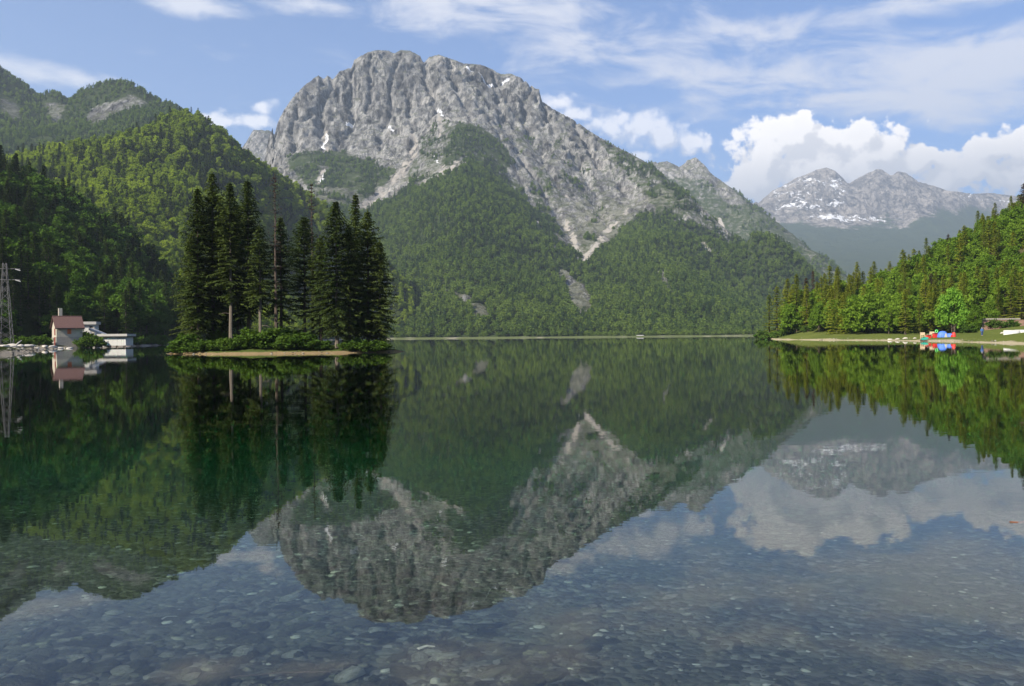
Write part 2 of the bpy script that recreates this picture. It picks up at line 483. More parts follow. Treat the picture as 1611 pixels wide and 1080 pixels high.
# ================================================================== TERRAIN
WATER = 0.0
def fix_skyline(X, Y, Z, line, reach=55):
    """nudge the crest of a range so that its notches and knobs stand where the survey points put them"""
    lx = np.array([p[0] for p in line], float); ly = np.array([p[1] for p in line], float)
    for _ in range(3):
        px, py = proj(X, Y, Z)
        b = np.floor(px / 3).astype(int); lo, hi = int(lx.min() // 3), int(lx.max() // 3)
        cur = np.full(hi - lo + 1, 1e9); m = (b >= lo) & (b <= hi)
        np.minimum.at(cur, (b[m] - lo).ravel(), py[m].ravel())
        c = (np.arange(lo, hi + 1) + 0.5) * 3; ok = cur < 1e8
        cu = np.interp(px, c[ok], cur[ok]); want = np.interp(px, lx, ly)
        w = np.exp(-np.maximum(py - cu, 0) / reach) * (px >= lx.min()) * (px <= lx.max())
        Z = Z + np.clip(cu - want, -30, 30) * Y / FPX * w * 0.85
    return Z
MAIN_CREST = [(429, 246), (431, 209), (440, 184), (450, 169), (462, 150), (481, 133), (493, 124), (501, 119), (509, 124), (515, 119), (524, 124), (533, 113), (552, 107), (557, 94), (577, 83), (592, 79), (611, 80), (620, 84), (630, 79), (645, 80), (661, 88), (667, 98), (675, 90), (690, 86),
              (710, 93), (729, 100), (757, 102), (772, 108), (788, 117), (803, 116), (819, 122), (834, 134), (848, 142), (853, 159), (866, 169), (884, 179), (900, 187), (920, 201), (942, 215), (965, 228), (987, 239), (1005, 249), (1022, 258), (1052, 285), (1085, 308), (1130, 350), (1180, 392)]
# ---- main mountain -------------------------------------------------------
def build_main_mountain():
    sky_line = [(428, 240, 2230), (431, 205, 2260), (440, 183, 2280), (455, 162, 2300), (472, 148, 2320), (490, 127, 2340), (512, 124, 2350), (540, 108, 2370),
                (553, 103, 2375), (559, 92, 2380), (578, 84, 2390), (604, 80, 2400), (640, 80, 2400), (657, 86, 2400), (668, 96, 2395), (690, 87, 2400), (712, 97, 2400),
                (740, 103, 2410), (765, 106, 2420), (782, 117, 2420), (812, 120, 2420), (832, 132, 2410), (848, 146, 2400), (856, 160, 2390), (872, 174, 2380),
                (905, 195, 2360), (942, 217, 2330), (987, 240, 2300), (1022, 259, 2260), (1052, 286, 2220), (1085, 310, 2150), (1130, 352, 2020), (1180, 396, 1850),
                (1222, 440, 1650), (1245, 480, 1450), (1255, 515, 1250)]
    mid = [ # foot of the left wall and terrace
        (436, 245, 2200), (470, 240, 2170), (505, 232, 2150), (545, 240, 2140), (590, 225, 2160), (630, 205, 2190),
        (450, 268, 2050), (500, 272, 2000), (540, 285, 1950), (500, 300, 1900), (560, 315, 1830), (470, 320, 1750), (540, 370, 1600), (560, 430, 1400), (560, 490, 1150), (560, 524, 1000),
        (560, 150, 2310), (610, 140, 2320), (500, 170, 2280), (660, 150, 2310),
        # gully between wall and central spur
        (655, 195, 2200), (650, 235, 2080), (622, 288, 1920), (580, 325, 1810), (590, 380, 1580), (600, 440, 1330),
        # central spur crest
        (712, 140, 2300), (718, 185, 2150), (728, 225, 2000), (738, 262, 1800), (725, 300, 1600), (700, 350, 1430), (720, 385, 1330), (690, 430, 1200), (700, 480, 1060), (690, 520, 960),
        (640, 330, 1650), (640, 400, 1400), (640, 470, 1130), (630, 525, 970), (770, 350, 1450), (790, 420, 1280), (800, 480, 1080), (800, 524, 950),
        # bowl and its gullies
        (800, 300, 1950), (860, 350, 1800), (915, 408, 1580), (905, 455, 1320), (900, 500, 1060), (895, 524, 960),
        (790, 180, 2290), (840, 220, 2250), (880, 280, 2080), (930, 270, 2180), (960, 300, 2120), (1000, 318, 2030), (955, 372, 1780), (900, 360, 1830),
        # right spur
        (1022, 330, 1880), (1060, 360, 1780), (1000, 380, 1560), (1030, 430, 1330), (1060, 480, 1110), (1070, 523, 980), (1120, 420, 1500), (1150, 480, 1230), (1160, 522, 1030),
        (970, 440, 1330), (970, 490, 1100), (980, 524, 960)]
    pts = [P(*p) for p in sky_line + mid]
    for px, py, Y in sky_line[::2]:
        q = P(px, py, Y); k = 0.86
        pts.append(np.array([q[0] * 1.1, q[1] + 260, q[2] - 190])); pts.append(np.array([q[0] * 1.2, q[1] + 600, q[2] * 0.35]))
    pts += [np.array([-900, 2200, 250]), np.array([-850, 1800, 150]), np.array([-700, 1500, 90]), np.array([1100, 1500, -10]), np.array([900, 1100, -10]), np.array([1000, 1900, 60]), np.array([1050, 2300, 60]),
            P(418, 262, 2235), P(410, 300, 2220), P(380, 330, 2200), P(400, 360, 2000), P(422, 275, 2300), P(410, 290, 2400), P(330, 380, 2200)]
    for x in np.arange(-500, 700, 150): pts.append(np.array([x, 860, -14]))
    X, Y = grid(-900, 1050, 870, 2850, 4.2)
    Z = tps(pts, X, Y, 1e-5)
    px, py = proj(X, Y, Z)
    wx = px + 14 * fbm(X / 90, Y / 90, Z / 90, 4, 0.6); wy = py + 10 * fbm(X / 90 + 31, Y / 90, Z / 90, 4, 0.6)
    forest = np.zeros(X.shape); scree = np.zeros(X.shape); snow = np.zeros(X.shape)
    def poly(p, v, arr=None):
        a = forest if arr is None else arr
        m = inpoly(wx, wy, p); a[m] = v
    poly([(400, 330), (596, 322), (640, 300), (668, 284), (695, 268), (742, 256), (790, 268), (812, 305), (850, 345), (905, 402), (925, 416), (960, 385), (1012, 338), (1060, 350), (1110, 352),
          (1150, 385), (1200, 425), (1260, 470), (1270, 560), (400, 560)], 1.0)
    poly([(690, 250), (720, 195), (760, 205), (800, 240), (812, 268), (790, 268), (742, 256), (695, 268)], 0.62)
    poly([(640, 255), (665, 215), (690, 190), (720, 190), (690, 268), (640, 298)], 0.45)
    poly([(935, 222), (1030, 256), (1110, 320), (1250, 450), (1200, 425), (1110, 352), (1060, 350), (1020, 318), (985, 285)], 0.50)
    poly([(442, 248), (505, 236), (560, 246), (600, 262), (640, 270), (600, 305), (570, 322), (520, 302), (470, 290)], 0.62)
    poly([(480, 295), (570, 300), (560, 330), (500, 330)], 0.40)
    poly([(770, 262), (850, 310), (905, 400), (850, 345), (800, 300)], 0.50)
    poly([(830, 250), (900, 300), (900, 340), (850, 300)], 0.45)
    poly([(905, 300), (960, 330), (985, 330), (960, 372), (925, 405), (890, 350)], 0.12)
    forest = np.where((px > 1150) & (py > 350), np.maximum(forest, 0.9), forest)
    # grassy, wooded strips down the right-hand face, also darkening it in place of shade
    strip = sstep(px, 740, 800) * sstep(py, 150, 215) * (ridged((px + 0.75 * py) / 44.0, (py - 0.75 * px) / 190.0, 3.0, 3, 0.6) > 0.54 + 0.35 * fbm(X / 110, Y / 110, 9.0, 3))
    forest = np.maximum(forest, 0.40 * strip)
    for p in ([(878, 428), (893, 430), (926, 462), (932, 488), (908, 497), (893, 468)], [(736, 482), (757, 478), (768, 512), (750, 506)], [(1036, 426), (1046, 428), (1060, 470), (1050, 468)],
              [(700, 455), (745, 470), (740, 480), (705, 466)]):
        poly(p, 0.0)
        m = inpoly(wx, wy, p); scree[m] = 0.32
    for line in ([(572, 326, 7), (600, 305, 6), (628, 283, 5), (650, 240, 4), (655, 215, 3)], [(655, 300, 3), (680, 285, 3), (705, 268, 2), (735, 256, 2)],
                 [(920, 412, 5), (940, 388, 4), (965, 360, 3), (990, 330, 2)], [(918, 408, 3.5), (905, 380, 3), (890, 350, 2)],
                 [(510, 235, 4), (512, 215, 4), (508, 200, 2)], [(692, 215, 2), (690, 180, 2)], [(905, 325, 2), (880, 290, 2)], [(845, 350, 1.6), (880, 400, 1.6)], [(826, 300, 1.6), (842, 340, 1.6)], [(500, 290, 2), (515, 265, 2)],
                 [(690, 270, 3), (715, 262, 2)], [(1080, 360, 2), (1130, 405, 2)]):
        d = polydist(wx, wy, line); m = d < 1
        br = fbm(X / 26, Y / 26, Z / 40, 3, 0.7)
        scree = np.maximum(scree, np.where(m, 0.56 + 0.9 * br, np.where(d < 2.2, 0.36 + 0.5 * br, 0))); forest = np.where(d < 1.3, 0, forest)
    for line in ([(508, 232, 3), (513, 216, 4)], [(545, 190, 3), (556, 186, 2.5)], [(505, 290, 2), (512, 270, 2)], [(735, 105, 1.6), (765, 124, 2), (780, 132, 1.6)], [(690, 172, 2.5), (696, 186, 2)], [(612, 200, 2.4), (618, 206, 2)],
                 [(690, 262, 2), (684, 250, 1.6)], [(612, 98, 1.6), (622, 92, 1.6)], [(790, 125, 2), (800, 122, 2)]):
        snow = np.maximum(snow, (polydist(px, py, line) < 1) * 1.0)
    forest = blur(forest, 2); scree = blur(scree, 1); snow = blur(snow, 1)
    rock = np.clip(1 - forest * 1.2, 0, 1)
    # the couloirs and cracks that divide the wall into buttresses
    carve = np.zeros(X.shape)
    for line in ([(522, 122, 3), (505, 165, 5), (503, 200, 7), (511, 238, 7)], [(558, 96, 3), (548, 150, 4), (556, 188, 6), (530, 235, 5)], [(628, 84, 3), (616, 120, 4), (614, 170, 5), (598, 222, 6)], [(668, 97, 5), (672, 130, 5), (690, 172, 5), (660, 205, 6), (650, 245, 6)],
                 [(640, 150, 3), (648, 190, 4), (655, 215, 4)], [(735, 104, 3), (770, 126, 4), (795, 150, 4)], [(706, 96, 3), (715, 140, 4), (740, 185, 5)], [(832, 134, 3), (822, 180, 5), (838, 230, 6), (880, 290, 6)], [(858, 165, 3), (880, 225, 5), (930, 290, 6), (950, 350, 6)],
                 [(780, 120, 3), (790, 190, 5), (830, 260, 6), (880, 345, 6), (915, 405, 6)], [(470, 152, 2), (463, 200, 4), (462, 235, 4)], [(586, 84, 2), (582, 130, 3), (575, 175, 4)], [(905, 200, 3), (940, 260, 5), (990, 310, 5)], [(1000, 250, 3), (1040, 300, 5), (1080, 350, 5)]):
        carve = np.maximum(carve, np.exp(-polydist(wx, wy, line) ** 2 * 0.9))
    # relief: buttresses and gullies running down the face, finer jointing on bare rock
    gz = np.hypot(*np.gradient(Z, 4.2)); steep = sstep(gz, 0.3, 1.1)
    edge = sstep(Z, 5, 60)
    ux = X + 38 * fbm(X / 120, Y / 120, Z / 90, 3); uz = Z + 45 * fbm(X / 140 + 7, Y / 140, Z / 100, 3)
    rib = ridged(ux / 135 + uz / 420, Y / 420, uz / 300, 4, 0.6) - 0.42
    rib2 = ridged(ux / 52 - uz / 150, Y / 130 + 9, uz / 80, 4, 0.7) - 0.42
    rib3 = np.abs(perlin(ux / 20, Y / 40, uz / 22)) * 2 - 0.5
    strata = np.abs(perlin(ux / 300, Y / 300, uz / 16 + ux / 90)) * 2 - 0.5
    broad = fbm(X / 260, Y / 260, 3.3, 3)
    gul = ridged((X + 0.35 * Y) / 150, Y / 500, 8.8, 3, 0.5)
    dz = edge * (rock * (18 * rib + 11 * rib2 + 5 * rib3) + (1 - rock) * (10 * gul + 12 * broad) * sstep(Z, 40, 200))
    Z2 = Z + dz * 0.8 - 9 * carve * rock * edge * (1 - sstep(-py, -125, -85))
    Y2 = Y - edge * rock * steep * (20 * rib + 19 * rib2 + 8 * rib3 + 8 * strata - 18 * carve)
    X2 = X + edge * rock * steep * 6 * perlin(X / 50, Y / 60, Z / 50)
    Z2 = fix_skyline(X2, Y2, Z2, MAIN_CREST, 40)
    keep = (Z2 > -6)
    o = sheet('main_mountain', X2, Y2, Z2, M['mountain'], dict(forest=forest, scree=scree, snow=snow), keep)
    return X2, Y2, Z2, forest, scree
main_data = build_main_mountain()

# ---- generic far ranges from a skyline ------------------------------------
def ridge_range(name, line, front, back, step, mat, fpolys=(), rib=12, ribs=120, spolys=(), scr=(), extra=(), ybounds=None, forest0=0.0, xpad=150, snowfn=None, forestfn=None, zf=1.0, crest=None):
    pts = [P(*p) for p in line]
    allp = list(pts)
    for p in pts[::2]:
        allp.append(np.array([p[0] * (1 + 0.5 * back / p[1]), p[1] + back * 0.5, p[2] - 0.30 * back])); allp.append(np.array([p[0] * (1 + back / p[1]), p[1] + back, p[2] * 0.3]))
    for e in front: allp.append(P(*e))
    for e in extra: allp.append(np.array(e, float))
    a = np.array(allp)
    X, Y = grid(a[:, 0].min() - xpad * 0, a[:, 0].max() + xpad * 0, a[:, 1].min(), a[:, 1].max(), step)
    Z = tps(allp, X, Y, 1e-5)
    px, py = proj(X, Y, Z)
    s = ribs
    wx = px + 10 * fbm(X / s, Y / s, Z / s, 4, 0.6); wy = py + 8 * fbm(X / s + 31, Y / s, Z / s, 4, 0.6)
    forest = np.full(X.shape, forest0); snow = np.zeros(X.shape); scree = np.zeros(X.shape)
    for p, v in fpolys: forest[inpoly(wx, wy, p)] = v
    for p, v in spolys: snow[inpoly(wx, wy, p)] = v
    for l in scr:
        d = polydist(wx, wy, l); scree = np.maximum(scree, (d < 1) * 0.9)
    if snowfn is not None: snow = np.maximum(snow, snowfn(X, Y, Z, px, py))
    if forestfn is not None: forest = forestfn(forest, X, Y, Z, px, py)
    forest = blur(forest, 2); snow = blur(snow, 1)
    rock = np.clip(1 - forest, 0, 1)
    r1 = ridged(X / s + Z / (5 * s), Y / (2.5 * s), Z / (3 * s), 5, 0.6) - 0.42; r2 = ridged(X / (0.3 * s) + Z / s, Y / (0.6 * s), Z / (0.6 * s), 3, 0.65) - 0.42
    Z2 = Z + zf * (0.35 + 0.65 * rock) * (rib * r1 + 0.5 * rib * r2)
    Y2 = Y - (2 - zf) * rock * rib * (r1 + 0.5 * r2)
    if crest: Z2 = fix_skyline(X, Y2, Z2, crest, 22)
    sheet(name, X, Y2, Z2, mat, dict(forest=forest, scree=scree, snow=snow), Z2 > -20)
    return X, Y2, Z2, forest, scree

back_left = ridge_range('back_left_mountain',
    [(-420, 40, 1750), (-300, 55, 1750), (-160, 62, 1740), (-60, 76, 1730), (0, 108, 1720), (38, 131, 1710), (62, 151, 1705), (75, 142, 1720), (92, 145, 1720), (107, 158, 1720), (128, 141, 1720), (165, 128, 1710), (200, 126, 1700), (222, 138, 1690),
     (240, 151, 1680), (262, 162, 1660), (292, 180, 1640), (340, 215, 1600), (400, 270, 1550), (470, 340, 1500)],
    [(0, 180, 1560), (50, 200, 1540), (105, 190, 1600), (140, 165, 1640), (150, 192, 1560), (200, 180, 1560), (240, 175, 1600), (0, 230, 1350), (60, 245, 1330), (130, 225, 1380), (220, 220, 1380), (300, 240, 1350), (380, 320, 1300),
     (-150, 170, 1500), (-150, 260, 1250), (-300, 180, 1500), (-300, 280, 1250), (420, 400, 1200), (0, 330, 1100), (200, 330, 1100)],
    500, 7.0, M['mountain'], forest0=0.85, crest=[(0, 111), (38, 134), (62, 154), (75, 146), (92, 149), (107, 162), (128, 145), (165, 132), (200, 129), (222, 142), (240, 155), (262, 166)],
    fpolys=[([(132, 192), (138, 170), (175, 160), (205, 148), (235, 158), (222, 172), (185, 180), (150, 200)], 0.33), ([(62, 152), (107, 156), (100, 180), (86, 205), (70, 175)], 0.40),
            ([(0, 150), (30, 165), (40, 200), (22, 190), (0, 175)], 0.35)], rib=10, ribs=90)
ridge_range('far_crag', [(380, 240, 3300), (396, 212, 3300), (404, 207, 3300), (414, 210, 3300), (422, 207, 3300), (432, 215, 3300), (460, 260, 3300)],
    [(390, 260, 3150), (415, 250, 3150), (440, 270, 3150), (400, 330, 2950), (440, 330, 2950)], 300, 8.0, M['mountain'], rib=14, ribs=60)
second = ridge_range('second_ridge',
    [(900, 250, 3500), (960, 262, 3500), (1000, 262, 3500), (1033, 256, 3500), (1050, 254, 3500), (1070, 263, 3490), (1081, 253, 3490), (1094, 248, 3480), (1108, 259, 3470), (1118, 272, 3460), (1132, 283, 3440), (1165, 305, 3380), (1190, 326, 3320),
     (1232, 362, 3150), (1270, 395, 2950), (1310, 425, 2700), (1350, 450, 2450)],
    [(1000, 320, 3200), (1060, 310, 3280), (1100, 300, 3300), (1130, 340, 3150), (1180, 385, 2900), (1220, 430, 2500), (1260, 460, 2200), (1300, 480, 2000), (1250, 515, 1700), (1330, 515, 1700), (1100, 420, 2800), (1150, 480, 2200)],
    700, 10.0, M['mountain'], forest0=0.56, crest=[(1033, 256), (1050, 254), (1070, 263), (1081, 253), (1094, 248), (1108, 259), (1118, 272), (1132, 283), (1165, 305), (1190, 326)], fpolys=[([(1020, 240), (1110, 240), (1140, 285), (1175, 318), (1150, 318), (1110, 282), (1080, 280), (1040, 275)], 0.05), ([(1170, 380), (1230, 400), (1330, 470), (1330, 530), (1200, 530)], 1.0)],
    rib=16, ribs=140, scr=[[(1128, 345, 3), (1150, 375, 3), (1180, 400, 2)], [(1040, 285, 3), (1065, 300, 2)]])
def range_snow(X, Y, Z, px, py):
    n = ridged(X / 300, Y / 300, Z / 160, 4, 0.7) - 0.15 + 0.3 * fbm(X / 90, Y / 90, Z / 60, 3, 0.7)
    band = sstep(py, 268, 285) * (1 - sstep(py, 318 + 0.05 * (px - 1190), 350 + 0.05 * (px - 1190)))
    left = sstep(px, 1180, 1225) * (1 - sstep(px, 1320, 1345))
    low = np.exp(-((py - (345 - 0 * px)) / 7.0) ** 2) * sstep(px, 1255, 1290) * (1 - sstep(px, 1385, 1420))
    r = np.exp(-((py - 312) / 9) ** 2) * sstep(px, 1475, 1510)
    return np.clip(band * left * (0.08 + 0.40 * sstep(n, 0.0, 0.5)) + low * 0.5 + r * 0.40, 0, 1)
def range_forest(f, X, Y, Z, px, py):
    return np.clip(sstep(py + 34 * fbm(X / 420, Y / 420, 2.0, 4, 0.6) + 25 * sstep(px, 1420, 1480), 325 + 0.04 * (px - 1200), 372) * 0.95, 0, 1)
ridge_range('snowy_range',
    [(1060, 400, 8000), (1120, 365, 8000), (1190, 322, 8000), (1215, 301, 8000), (1250, 281, 8000), (1280, 269, 8000), (1300, 265, 8000), (1318, 274, 7980), (1335, 288, 7950), (1352, 277, 7950), (1380, 267, 7950), (1398, 275, 7900), (1413, 270, 7850),
     (1428, 273, 7800), (1445, 285, 7750), (1490, 300, 7700), (1530, 306, 8200), (1560, 304, 8300), (1600, 309, 8300), (1680, 300, 8300), (1780, 310, 8300)],
    [(1210, 340, 7200), (1260, 330, 7300), (1300, 335, 7250), (1350, 335, 7300), (1380, 345, 7200), (1440, 345, 7000), (1520, 330, 7500), (1600, 340, 7500), (1250, 380, 6200), (1350, 385, 6200), (1450, 390, 6000), (1550, 400, 6000), (1300, 430, 4800), (1400, 430, 4800), (1500, 440, 4800),
     (1250, 500, 3400), (1400, 500, 3400), (1600, 500, 3400), (1700, 430, 5500)],
    1200, 20.0, M['far_mountain'], snowfn=range_snow, forestfn=range_forest, rib=62, ribs=330, zf=0.55,
    crest=[(1190, 322), (1215, 300), (1235, 291), (1250, 281), (1270, 274), (1285, 267), (1300, 264), (1312, 268), (1322, 276), (1335, 289), (1345, 283), (1360, 275), (1380, 266), (1390, 268), (1402, 277), (1412, 270), (1425, 272), (1437, 280), (1445, 286), (1470, 293), (1490, 300), (1530, 305), (1560, 304), (1600, 309), (1680, 303), (1760, 308)])

# ---- left hillside: near wooded spur, the long slope beside the camera and the sunlit hill beyond --------
def left_points():
    foot = [(-52, -80), (-52, 40), (-66, 114), (-88, 160), (-97, 215), (-102, 255), (-110, 320), (-124, 450), (-140, 600), (-150, 750), (-152, 900), (-150, 1000)]
    pts = [np.array([x, y, 0.3]) for x, y in foot] + [np.array([x + 45, y, -14]) for x, y in foot]
    T = 13
    for px, py, Y in [(0, 252, 335), (60, 290, 345), (120, 318, 360), (180, 345, 380), (230, 385, 400), (262, 440, 415), (-100, 205, 325), (-260, 150, 300)]:
        q = P(px, py, Y); q[2] = max(q[2] - T, 4); pts.append(q)
    pts += [np.array(p, float) for p in [(-120, 180, 14), (-150, 215, 28), (-110, 120, 22), (-125, 60, 42), (-125, -60, 42), (-190, 60, 92), (-190, -60, 92), (-190, 160, 70), (-262, 40, 136), (-262, -80, 136), (-275, 150, 136), (-340, 60, 138), (-340, 250, 136),
            (-340, -80, 138), (-420, 100, 120), (-420, 300, 120), (-150, 270, 24), (-235, 440, 42), (-300, 430, 66), (-190, 470, 18), (-400, 420, 100), (-145, 380, 8), (-520, 420, 120), (-560, 250, 110)]]
    T = 23
    for px, py, Y in [(30, 247, 700), (100, 216, 800), (170, 198, 880), (250, 178, 960), (290, 176, 1000), (330, 191, 1010), (375, 213, 1020), (430, 253, 1030), (480, 292, 1040), (530, 342, 1040), (575, 405, 1030), (612, 470, 1000),
                      (150, 290, 620), (220, 340, 590), (260, 240, 820), (350, 300, 800), (320, 400, 620), (400, 380, 740), (450, 440, 760), (100, 260, 690), (60, 275, 640), (520, 450, 850), (0, 262, 660), (-100, 250, 720), (-60, 240, 800)]:
        q = P(px, py, Y); q[2] = max(q[2] - T, 3); pts.append(q)
    for px, py, Y in [(100, 216, 800), (250, 178, 960), (375, 213, 1020), (480, 292, 1040), (575, 405, 1030), (-60, 240, 800)]:
        q = P(px, py, Y); pts.append(np.array([q[0] - 40, q[1] + 200, q[2] * 0.5]))
    return pts
def build_left():
    pts = left_points()
    X, Y = grid(-640, -30, -120, 1240, 5.0)
    Z = tps(pts, X, Y, 1e-5)
    n = fbm(X / 70, Y / 70, 1.5, 4)
    g = ridged((X * 0.3 + Y) / 80, (X - 0.3 * Y) / 260, 4.1, 3)
    k = sstep(Z, 2, 30)
    Z = Z + k * (6 * n + 4 * g)
    # flat shelf by the water for the buildings and the pale gravel
    shelf = (1 - sstep(np.abs(X + 92), 20, 34)) * (1 - sstep(np.abs(Y - 165), 42, 62))
    Z = np.where((Z > 0), Z * (1 - shelf) + np.minimum(Z, 0.55 + 0.03 * np.maximum(Z, 0)) * shelf, Z)
    px, py = proj(X, Y, Z)
    forest = np.ones(X.shape)
    forest[inpoly(px, py, [(120, 362), (150, 352), (190, 368), (170, 380), (130, 376)])] = 0.3
    sheet('left_hillside', X, Y, Z, M['hill'], dict(forest=blur(forest, 1), scree=np.zeros(X.shape), snow=np.zeros(X.shape)), Z > -15)
    return X, Y, Z
def soil_mat():
    m, t, out = material('forest_floor')
    pos = t.add('ShaderNodeNewGeometry').outputs['Position']
    n = t.noise(pos, 0.25, 6, 0.65); n2 = t.noise(pos, 1.6, 5, 0.7)
    z = t.sep(pos)[2]
    c = t.mix(n, (0.022, 0.036, 0.012), (0.06, 0.075, 0.022))
    c = t.mix(t.smooth(n2, 0.55, 0.7), c, (0.06, 0.05, 0.035))
    shore = t.math('ADD', z, t.math('MULTIPLY', t.math('SUBTRACT', n, 0.5), 0.8))
    c = t.mix(t.smooth(shore, 0.55, 0.2), c, t.mix(n2, (0.20, 0.175, 0.14), (0.42, 0.37, 0.31)))
    b = t.add('ShaderNodeBsdfDiffuse'); t.put(b.inputs[0], c)
    bp = t.add('ShaderNodeBump'); bp.inputs['Distance'].default_value = 0.5; t.put(bp.inputs['Height'], n2); t.l.new(bp.outputs[0], b.inputs['Normal'])
    t.l.new(b.outputs[0], out.inputs[0])
    return m
M['hill'] = soil_mat()
left_data = build_left()

# ---- unseen mountain added behind left of the camera as sun blocker, kept low --------------
def build_rear():
    X, Y = grid(-1500, 60, -1300, 420, 20.0)
    a, b = np.array([-120.0, -745.0]), np.array([-560.0, 20.0])
    d = (b - a) / np.linalg.norm(b - a)
    u = (X - a[0]) * d[0] + (Y - a[1]) * d[1]; L = np.linalg.norm(b - a)
    v = (X - a[0]) * d[1] - (Y - a[1]) * d[0]                  # positive towards the lake
    crest = 215 - 0.9 * np.maximum(u - L, 0) - 0.35 * np.maximum(-u, 0) + 16 * fbm(u / 120, 0 * u, 1.0, 3)
    Z = crest - np.where(v > 0, 1.0, 0.55) * np.abs(v) + 12 * fbm(X / 90, Y / 90, 3.0, 4) - 8
    f = np.clip(1 - sstep(Z, 250, 400), 0.2, 1)
    sheet('added_rear_mountain', X, Y, Z, M['mountain'], dict(forest=f, scree=0 * X, snow=0 * X), Z > -10)
build_rear()

# ---- right hillside ----------------------------------------------------------
def build_right():
    foot = [(62, 60), (70, 110), (80, 150), (84, 180), (84, 215), (82, 250), (84, 275), (92, 292), (120, 330), (180, 390)]
    pts = [np.array([x, y, 0.05]) for x, y in foot]
    pts += [np.array([x - 40, y - (10 if y < 290 else -40), -12]) for x, y in foot]
    pts += [np.array(p, float) for p in [(100, 180, 0.9), (98, 205, 1.0), (112, 190, 1.6), (96, 240, 1.6), (124, 205, 3.2), (116, 170, 1.5), (130, 185, 4.0)]]
    T = 15
    for px, py, Y in [(1611, 292, 330), (1545, 330, 330), (1490, 352, 325), (1430, 392, 320), (1385, 410, 310), (1330, 420, 300), (1280, 428, 295), (1700, 240, 335), (1850, 160, 345),
                      (1560, 420, 260), (1611, 400, 250), (1500, 430, 255), (1440, 440, 260), (1611, 470, 215), (1700, 380, 245)]:
        q = P(px, py, Y); q[2] = max(q[2] - T, 1.2); pts.append(q)
    pts += [np.array(p, float) for p in [(230, 420, 40), (300, 440, 70), (180, 440, 4), (300, 100, 90), (200, 100, 50), (130, 80, 22), (360, 250, 120), (420, 350, 130), (250, 520, 5)]]
    X, Y = grid(20, 460, 40, 560, 4.0)
    Z = tps(pts, X, Y, 1e-5)
    Z = Z + sstep(Z, 3, 20) * 3.5 * fbm(X / 45, Y / 45, 6.5, 4)
    sheet('right_hillside', X, Y, Z, M['right_ground'], None, Z > -12)
    return X, Y, Z
def right_mat():
    m, t, out = material('grassy_bank')
    pos = t.add('ShaderNodeNewGeometry').outputs['Position']
    n = t.noise(pos, 0.12, 5, 0.65); n2 = t.noise(pos, 1.2, 5, 0.7)
    z = t.sep(pos)[2]
    c = t.mix(t.math('ADD', n, t.math('MULTIPLY', t.math('SUBTRACT', n2, 0.5), 0.6)), (0.055, 0.085, 0.018), (0.15, 0.165, 0.045))
    soil = t.math('ADD', t.math('MULTIPLY', t.math('SUBTRACT', n, 0.5), 5), z)
    c = t.mix(t.smooth(soil, 3.0, 5.5), c, t.mix(n2, (0.05, 0.045, 0.03), (0.10, 0.09, 0.045)))
    shore = t.math('ADD', z, t.math('MULTIPLY', t.math('SUBTRACT', n2, 0.5), 0.5))
    shore = t.math('ADD', shore, t.math('MULTIPLY', t.math('SUBTRACT', t.noise(pos, 0.05, 2), 0.5), 0.9))
    c = t.mix(t.smooth(shore, 0.30, 0.12), c, t.mix(n2, (0.24, 0.20, 0.12), (0.46, 0.40, 0.28)))
    b = t.add('ShaderNodeBsdfDiffuse'); t.put(b.inputs[0], c)
    bp = t.add('ShaderNodeBump'); bp.inputs['Distance'].default_value = 0.3; t.put(bp.inputs['Height'], n2); t.l.new(bp.outputs[0], b.inputs['Normal'])
    t.l.new(b.outputs[0], out.inputs[0])
    return m
M['right_ground'] = right_mat()
right_data = build_right()

def sampler(data):
    X, Y, Z = data[:3]
    x0, y0 = X[0, 0], Y[0, 0]; s = X[0, 1] - X[0, 0]
    def f(x, y):
        u = np.clip((np.asarray(x, float) - x0) / s, 0, X.shape[1] - 1.001); v = np.clip((np.asarray(y, float) - y0) / s, 0, X.shape[0] - 1.001)
        i, j = u.astype(int), v.astype(int); a, b = u - i, v - j
        return (Z[j, i] * (1 - a) + Z[j, i + 1] * a) * (1 - b) + (Z[j + 1, i] * (1 - a) + Z[j + 1, i + 1] * a) * b
    return f
left_z, right_z = sampler(left_data), sampler(right_data)

# ---- ground: lake bed, near shore and the valley floor out to the horizon -----
def bed_z(x, y):
    x = np.asarray(x, float); y = np.asarray(y, float)
    s = y - 2.0 - 0.02 * x + 0.35 * perlin(x / 3.1, y / 3.1, 0.2)
    d = np.where(s < 0, 0.10 * s, np.where(s < 6, 0.13 * s, 0.78 + 0.36 * (s - 6)))
    d = np.minimum(d, 11 + 0 * d)
    far = sstep(y, 840, 905)
    z = -d * (1 - far) + far * (1.2 + 1.0 * fbm(x / 60, y / 60, 2.2, 3))
    z = z + 0.02 * fbm(x / 0.5, y / 0.5, 0.7, 3) * (np.abs(y) < 40)
    return z
def build_ground():
    xs = np.concatenate([-np.geomspace(14000, 13, 40), np.arange(-12, 12.1, 0.3), np.geomspace(13, 14000, 40)])
    ys = np.concatenate([-np.geomspace(9000, 3, 24), np.arange(-2, 16, 0.25), np.geomspace(16.4, 800, 36), np.arange(810, 960, 12), np.geomspace(970, 14000, 30)])
    X, Y = np.meshgrid(xs, ys)
    Z = bed_z(X, Y)
    Z = np.where(Y < -3, 0.5 + 0.3 * np.minimum(-Y - 3, 3), Z)
    return sheet('ground', X, Y, Z, M['bed'])
